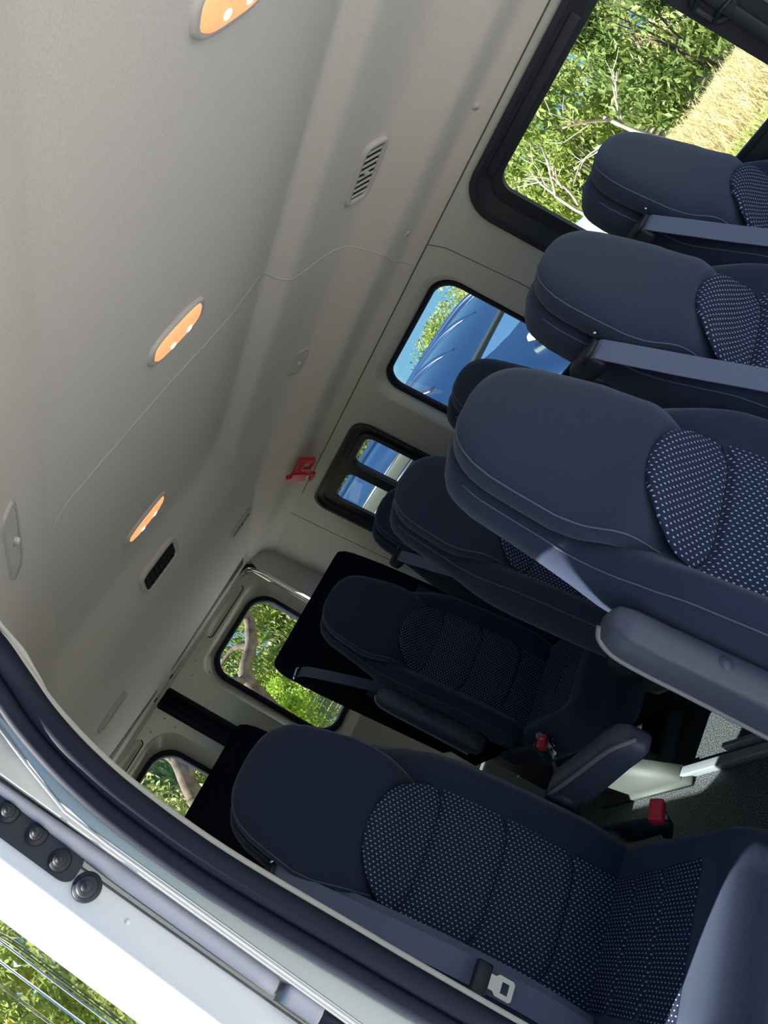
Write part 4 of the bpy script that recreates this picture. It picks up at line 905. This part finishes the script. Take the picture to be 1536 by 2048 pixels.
# ---- vegetation
def leaf_cloud(name, seed, n, size, clumps=26):
    """leaves filling a rounded block of half extent 1.5, denser in clumps near its skin"""
    rnd = random.Random(seed); verts = []; faces = []
    def skin():
        d = Vector((rnd.gauss(0, 1), rnd.gauss(0, 1), rnd.gauss(0, 1))).normalized()
        k = (abs(d.x) ** 5 + abs(d.y) ** 5 + abs(d.z) ** 5) ** (-0.2); return d * k
    cl = [(skin() * rnd.uniform(0.66, 0.86), rnd.uniform(0.16, 0.34)) for _ in range(clumps)]
    for k in range(n):
        if rnd.random() < 0.7:
            c, rc = cl[rnd.randrange(clumps)]
            p = c + Vector((rnd.gauss(0, 1), rnd.gauss(0, 1), rnd.gauss(0, 1))).normalized() * rc * rnd.random() ** 0.4
        else: p = skin() * rnd.uniform(0.6, 0.98)
        p = p * 1.5
        q = Euler((rnd.uniform(0, 6.28), rnd.uniform(0, 6.28), rnd.uniform(0, 6.28))).to_matrix()
        s = size * rnd.uniform(0.55, 1.4); a = len(verts)
        for lc in ((-0.5, 0, 0.06), (0, -0.24, 0), (0.55, 0, 0.08), (0, 0.24, 0)):
            verts.append(p + q @ (Vector(lc) * s))
        faces.append((a, a + 1, a + 2)); faces.append((a, a + 2, a + 3))
    me = bpy.data.meshes.new(name); me.from_pydata(verts, [], faces); return me
FOL = {}
for key, seed, n, size, mt in (('a', 1, 8000, 0.15, 'leaf1'), ('b', 2, 8000, 0.14, 'leaf2'), ('c', 3, 7000, 0.16, 'leaf3'), ('d', 4, 9000, 0.11, 'leaf1'), ('e', 5, 7000, 0.17, 'leaf2')):
    FOL[key] = leaf_cloud('crown_' + key, seed, n, size); FOL[key].materials.append(M_[mt])
rnd = random.Random(11)
def stems(bm, base, top, n, spread, r0, rnd):
    for k in range(n):
        a = rnd.uniform(0, 6.28); e = Vector((math.cos(a) * spread, math.sin(a) * spread, 0)) * rnd.uniform(0.4, 1)
        mid = base.lerp(top, 0.5) + e * 0.35 + Vector((rnd.uniform(-.1, .1), rnd.uniform(-.1, .1), 0))
        tube(bm, catmull([base + e * 0.08, mid, top + e], 4), [r0 * (1 - 0.85 * i / 8) for i in range(9)], 6)
def bush(x, y, zc, sc, key, label, group, name='leafy_bush', cat='bush'):
    r = thing(name, label, cat, (x, y, GZ), rnd.choice((0, PI / 2, PI, -PI / 2)), group)
    f = link('foliage', FOL[key], None, r, smooth=False); f.location = (0, 0, zc); f.scale = sc
    bm = bmesh.new(); stems(bm, Vector((0, 0, -0.02)), Vector((0, 0, zc + sc[2] * 0.7)), 5, 0.9 * sc[0], 0.04, rnd); obj('stem', bm, M_['bark'], r)
    return r
LB = 'green bush of the hedge seen through the far side windows'
# hedge beyond the field on the far side: two ranks along a line parallel to the van
for i, (y, h) in enumerate(((-3.35, 2.9), (-0.2, 3.1), (2.95, 3.2), (6.1, 3.15), (9.25, 3.25), (12.4, 3.2), (15.55, 2.5), (18.7, 1.8), (21.85, 2.4), (25.0, 2.9), (28.15, 3.0), (31.3, 2.8))):
    bush(17.4 + rnd.uniform(-0.15, 0.15), y, h / 2, (0.95, 0.95, h / 3), 'adbcabdecabd'[i], LB, 'far hedge bushes')
for i, (y, h) in enumerate(((0.8, 3.6), (4.4, 3.9), (8.0, 3.7), (11.6, 3.8), (15.2, 3.0), (26.0, 3.4), (29.6, 3.6), (33.2, 3.6))):
    bush(20.9, y, h / 2, (1.08, 1.08, h / 3), 'cabcdabc'[i], LB, 'far hedge bushes')
# trees and bushes behind the rear doors and along the near side
LR = 'leafy tree crown seen through the rear door windows'
for i, (x, y, h, s, key) in enumerate(((-1.9, 15.5, 3.6, 1.0, 'a'), (1.4, 15.5, 3.0, 1.0, 'b'), (4.7, 15.5, 4.2, 1.0, 'd'), (8.0, 15.5, 4.0, 1.0, 'a'), (11.3, 15.5, 4.2, 1.0, 'b'), (0.2, 19.6, 6.0, 1.2, 'c'), (4.2, 19.6, 6.0, 1.2, 'a'), (8.2, 19.6, 6.4, 1.2, 'c'), (12.2, 19.6, 6.0, 1.2, 'e'))):
    bush(x, y, h / 2, (s, s, h / 3), key, LR, 'trees behind the rear doors', 'leafy_tree', 'tree')
FOL['g'] = leaf_cloud('crown_g', 9, 6500, 0.20); FOL['g'].materials.append(M_['leaf4'])
LN = 'sunlit tree beyond the open sliding door'
for i, (x, y, h, s, key) in enumerate(((-4.4, 20.5, 4.6, 1.05, 'g'), (-8.0, 20.5, 5.4, 1.05, 'g'), (-3.2, 25.0, 6.0, 1.25, 'g'), (-7.5, 25.0, 7.0, 1.25, 'a'), (-11.7, 20.5, 5.6, 1.1, 'e'))):
    bush(x, y, h / 2, (s, s, h / 3), key, LN, 'trees on the near side', 'leafy_tree', 'tree')
FOL['f'] = leaf_cloud('crown_f', 6, 6000, 0.14); FOL['f'].materials.append(M_['lime'])
bush(4.15, 13.05, 0.75, (0.5, 0.5, 0.5), 'f', 'low lime green bush at the bottom of the rear door window', 'trees behind the rear doors')
# two crooked trunks behind the rear doors
def crooked(name, label, pts, r):
    bm = bmesh.new(); P = catmull([Vector((x, y, H + z)) for x, y, z in pts], 6)
    tube(bm, P, [r * (1 - 0.5 * i / (len(P) - 1)) for i in range(len(P))], 10)
    for k in (0.45, 0.65, 0.8):
        b0 = P[int(k * (len(P) - 1))]; e = Vector((rnd.uniform(-1, 1), rnd.uniform(-.5, .5), rnd.uniform(0.2, 0.9)))
        tube(bm, catmull([b0, b0 + e * 0.5 + Vector((0.1, 0, 0.1)), b0 + e * 1.1], 4), [r * 0.5 * (1 - 0.8 * i / 8) for i in range(9)], 8)
    return tag(obj(name, bm, M_['bark']), label, 'tree trunk')
crooked('tree_trunk', 'crooked grey tree trunk in the rear window nearer the far wall', [(3.85, 12, -1.95), (3.9, 12, -0.95), (4.03, 12, -0.47), (4.2, 12, -0.10), (4.75, 12, 0.10), (5.2, 12.2, 0.5), (5.0, 12.3, 1.4)], 0.15)
crooked('tree_trunk', 'brown forked trunk in the rear window beside the doorway', [(2.0, 12, -1.95), (2.2, 12, -0.6), (2.27, 12, -0.37), (2.40, 12, -0.15), (2.57, 12, 0.11), (2.9, 12.1, 0.7), (2.7, 12.3, 1.6)], 0.17)
crooked('tree_trunk', 'short dark branch above the crooked trunk in the rear window', [(6.6, 12.5, -1.95), (6.4, 12.6, -1.0), (6.2, 12.6, -0.55), (5.95, 12.6, -0.35), (5.7, 12.6, -0.25)], 0.10)
# bleached dead branch lying in the hedge
def dead_branch(cx, cy, cz, sc, seed, label):
    rn = random.Random(seed); bm = bmesh.new()
    base = Vector((cx, cy, cz))
    def grow(p, d, ln, r, depth):
        q = p + d * ln; m = p.lerp(q, 0.5) + Vector((rn.uniform(-1, 1), rn.uniform(-1, 1), rn.uniform(-1, 1))) * ln * 0.08
        P = catmull([p, m, q], 3); tube(bm, P, [r * (1 - 0.5 * i / (len(P) - 1)) for i in range(len(P))], 6)
        if depth:
            for k in range(3 if depth > 1 else 2):
                nd = (d + Vector((rn.uniform(-.5, .5), rn.uniform(-.9, .9), rn.uniform(-.7, .7)))).normalized()
                grow(p.lerp(q, rn.uniform(0.35, 1.0)), nd, ln * rn.uniform(0.5, 0.75), r * 0.55, depth - 1)
    grow(base, Vector((-0.15, 0.15, 1)).normalized(), 1.1 * sc, 0.045 * sc, 3)
    return tag(obj('dead_branch', bm, M_['twig']), label, 'branch', 'dead branches')
dead_branch(15.4, 6.8, GZ - 0.02, 1.35, 3, 'bleached forked dead branch in the middle of the wide window')
dead_branch(15.5, 8.7, GZ - 0.02, 1.3, 8, 'smaller bleached dead branch just above the front window seat')
# dry tall grass between hedge and van, lime grass behind
def blades(name, seed, n, region, hmin, hmax, m, wd=0.009):
    rn = random.Random(seed); verts = []; faces = []
    for _ in range(n):
        x, y = region(rn); a = rn.uniform(0, 6.28); h = rn.uniform(hmin, hmax); b = len(verts)
        dxy = Vector((math.cos(a), math.sin(a), 0)); ln = Vector((rn.uniform(-.5, .5), rn.uniform(-.5, .5), 0)) * h
        p = Vector((x, y, GZ)); verts += [p - dxy * wd, p + dxy * wd, p + ln * 0.4 + Vector((0, 0, h * 0.6)) + dxy * wd * 0.6, p + ln * 0.4 + Vector((0, 0, h * 0.6)) - dxy * wd * 0.6, p + ln + Vector((0, 0, h))]
        faces += [(b, b + 1, b + 2, b + 3), (b + 3, b + 2, b + 4)]
    me = bpy.data.meshes.new(name); me.from_pydata(verts, [], faces); o = link(name, me, m, smooth=False); o['kind'] = 'stuff'; return o
def reg_far(rn): return rn.uniform(10.6, 15.0), rn.uniform(-1, 13.5)
o = blades('dry_grass', 21, 30000, reg_far, 0.12, 0.36, M_['dry']); tag(o, 'tall dry straw grass in front of the hedge', 'grass')
def reg_near(rn): return rn.uniform(7.9, 10.4), rn.uniform(-1, 7.5)
o = blades('meadow_grass', 23, 14000, reg_near, 0.05, 0.14, M_['leaf2']); tag(o, 'short yellow-green grass between van and straw grass', 'grass')
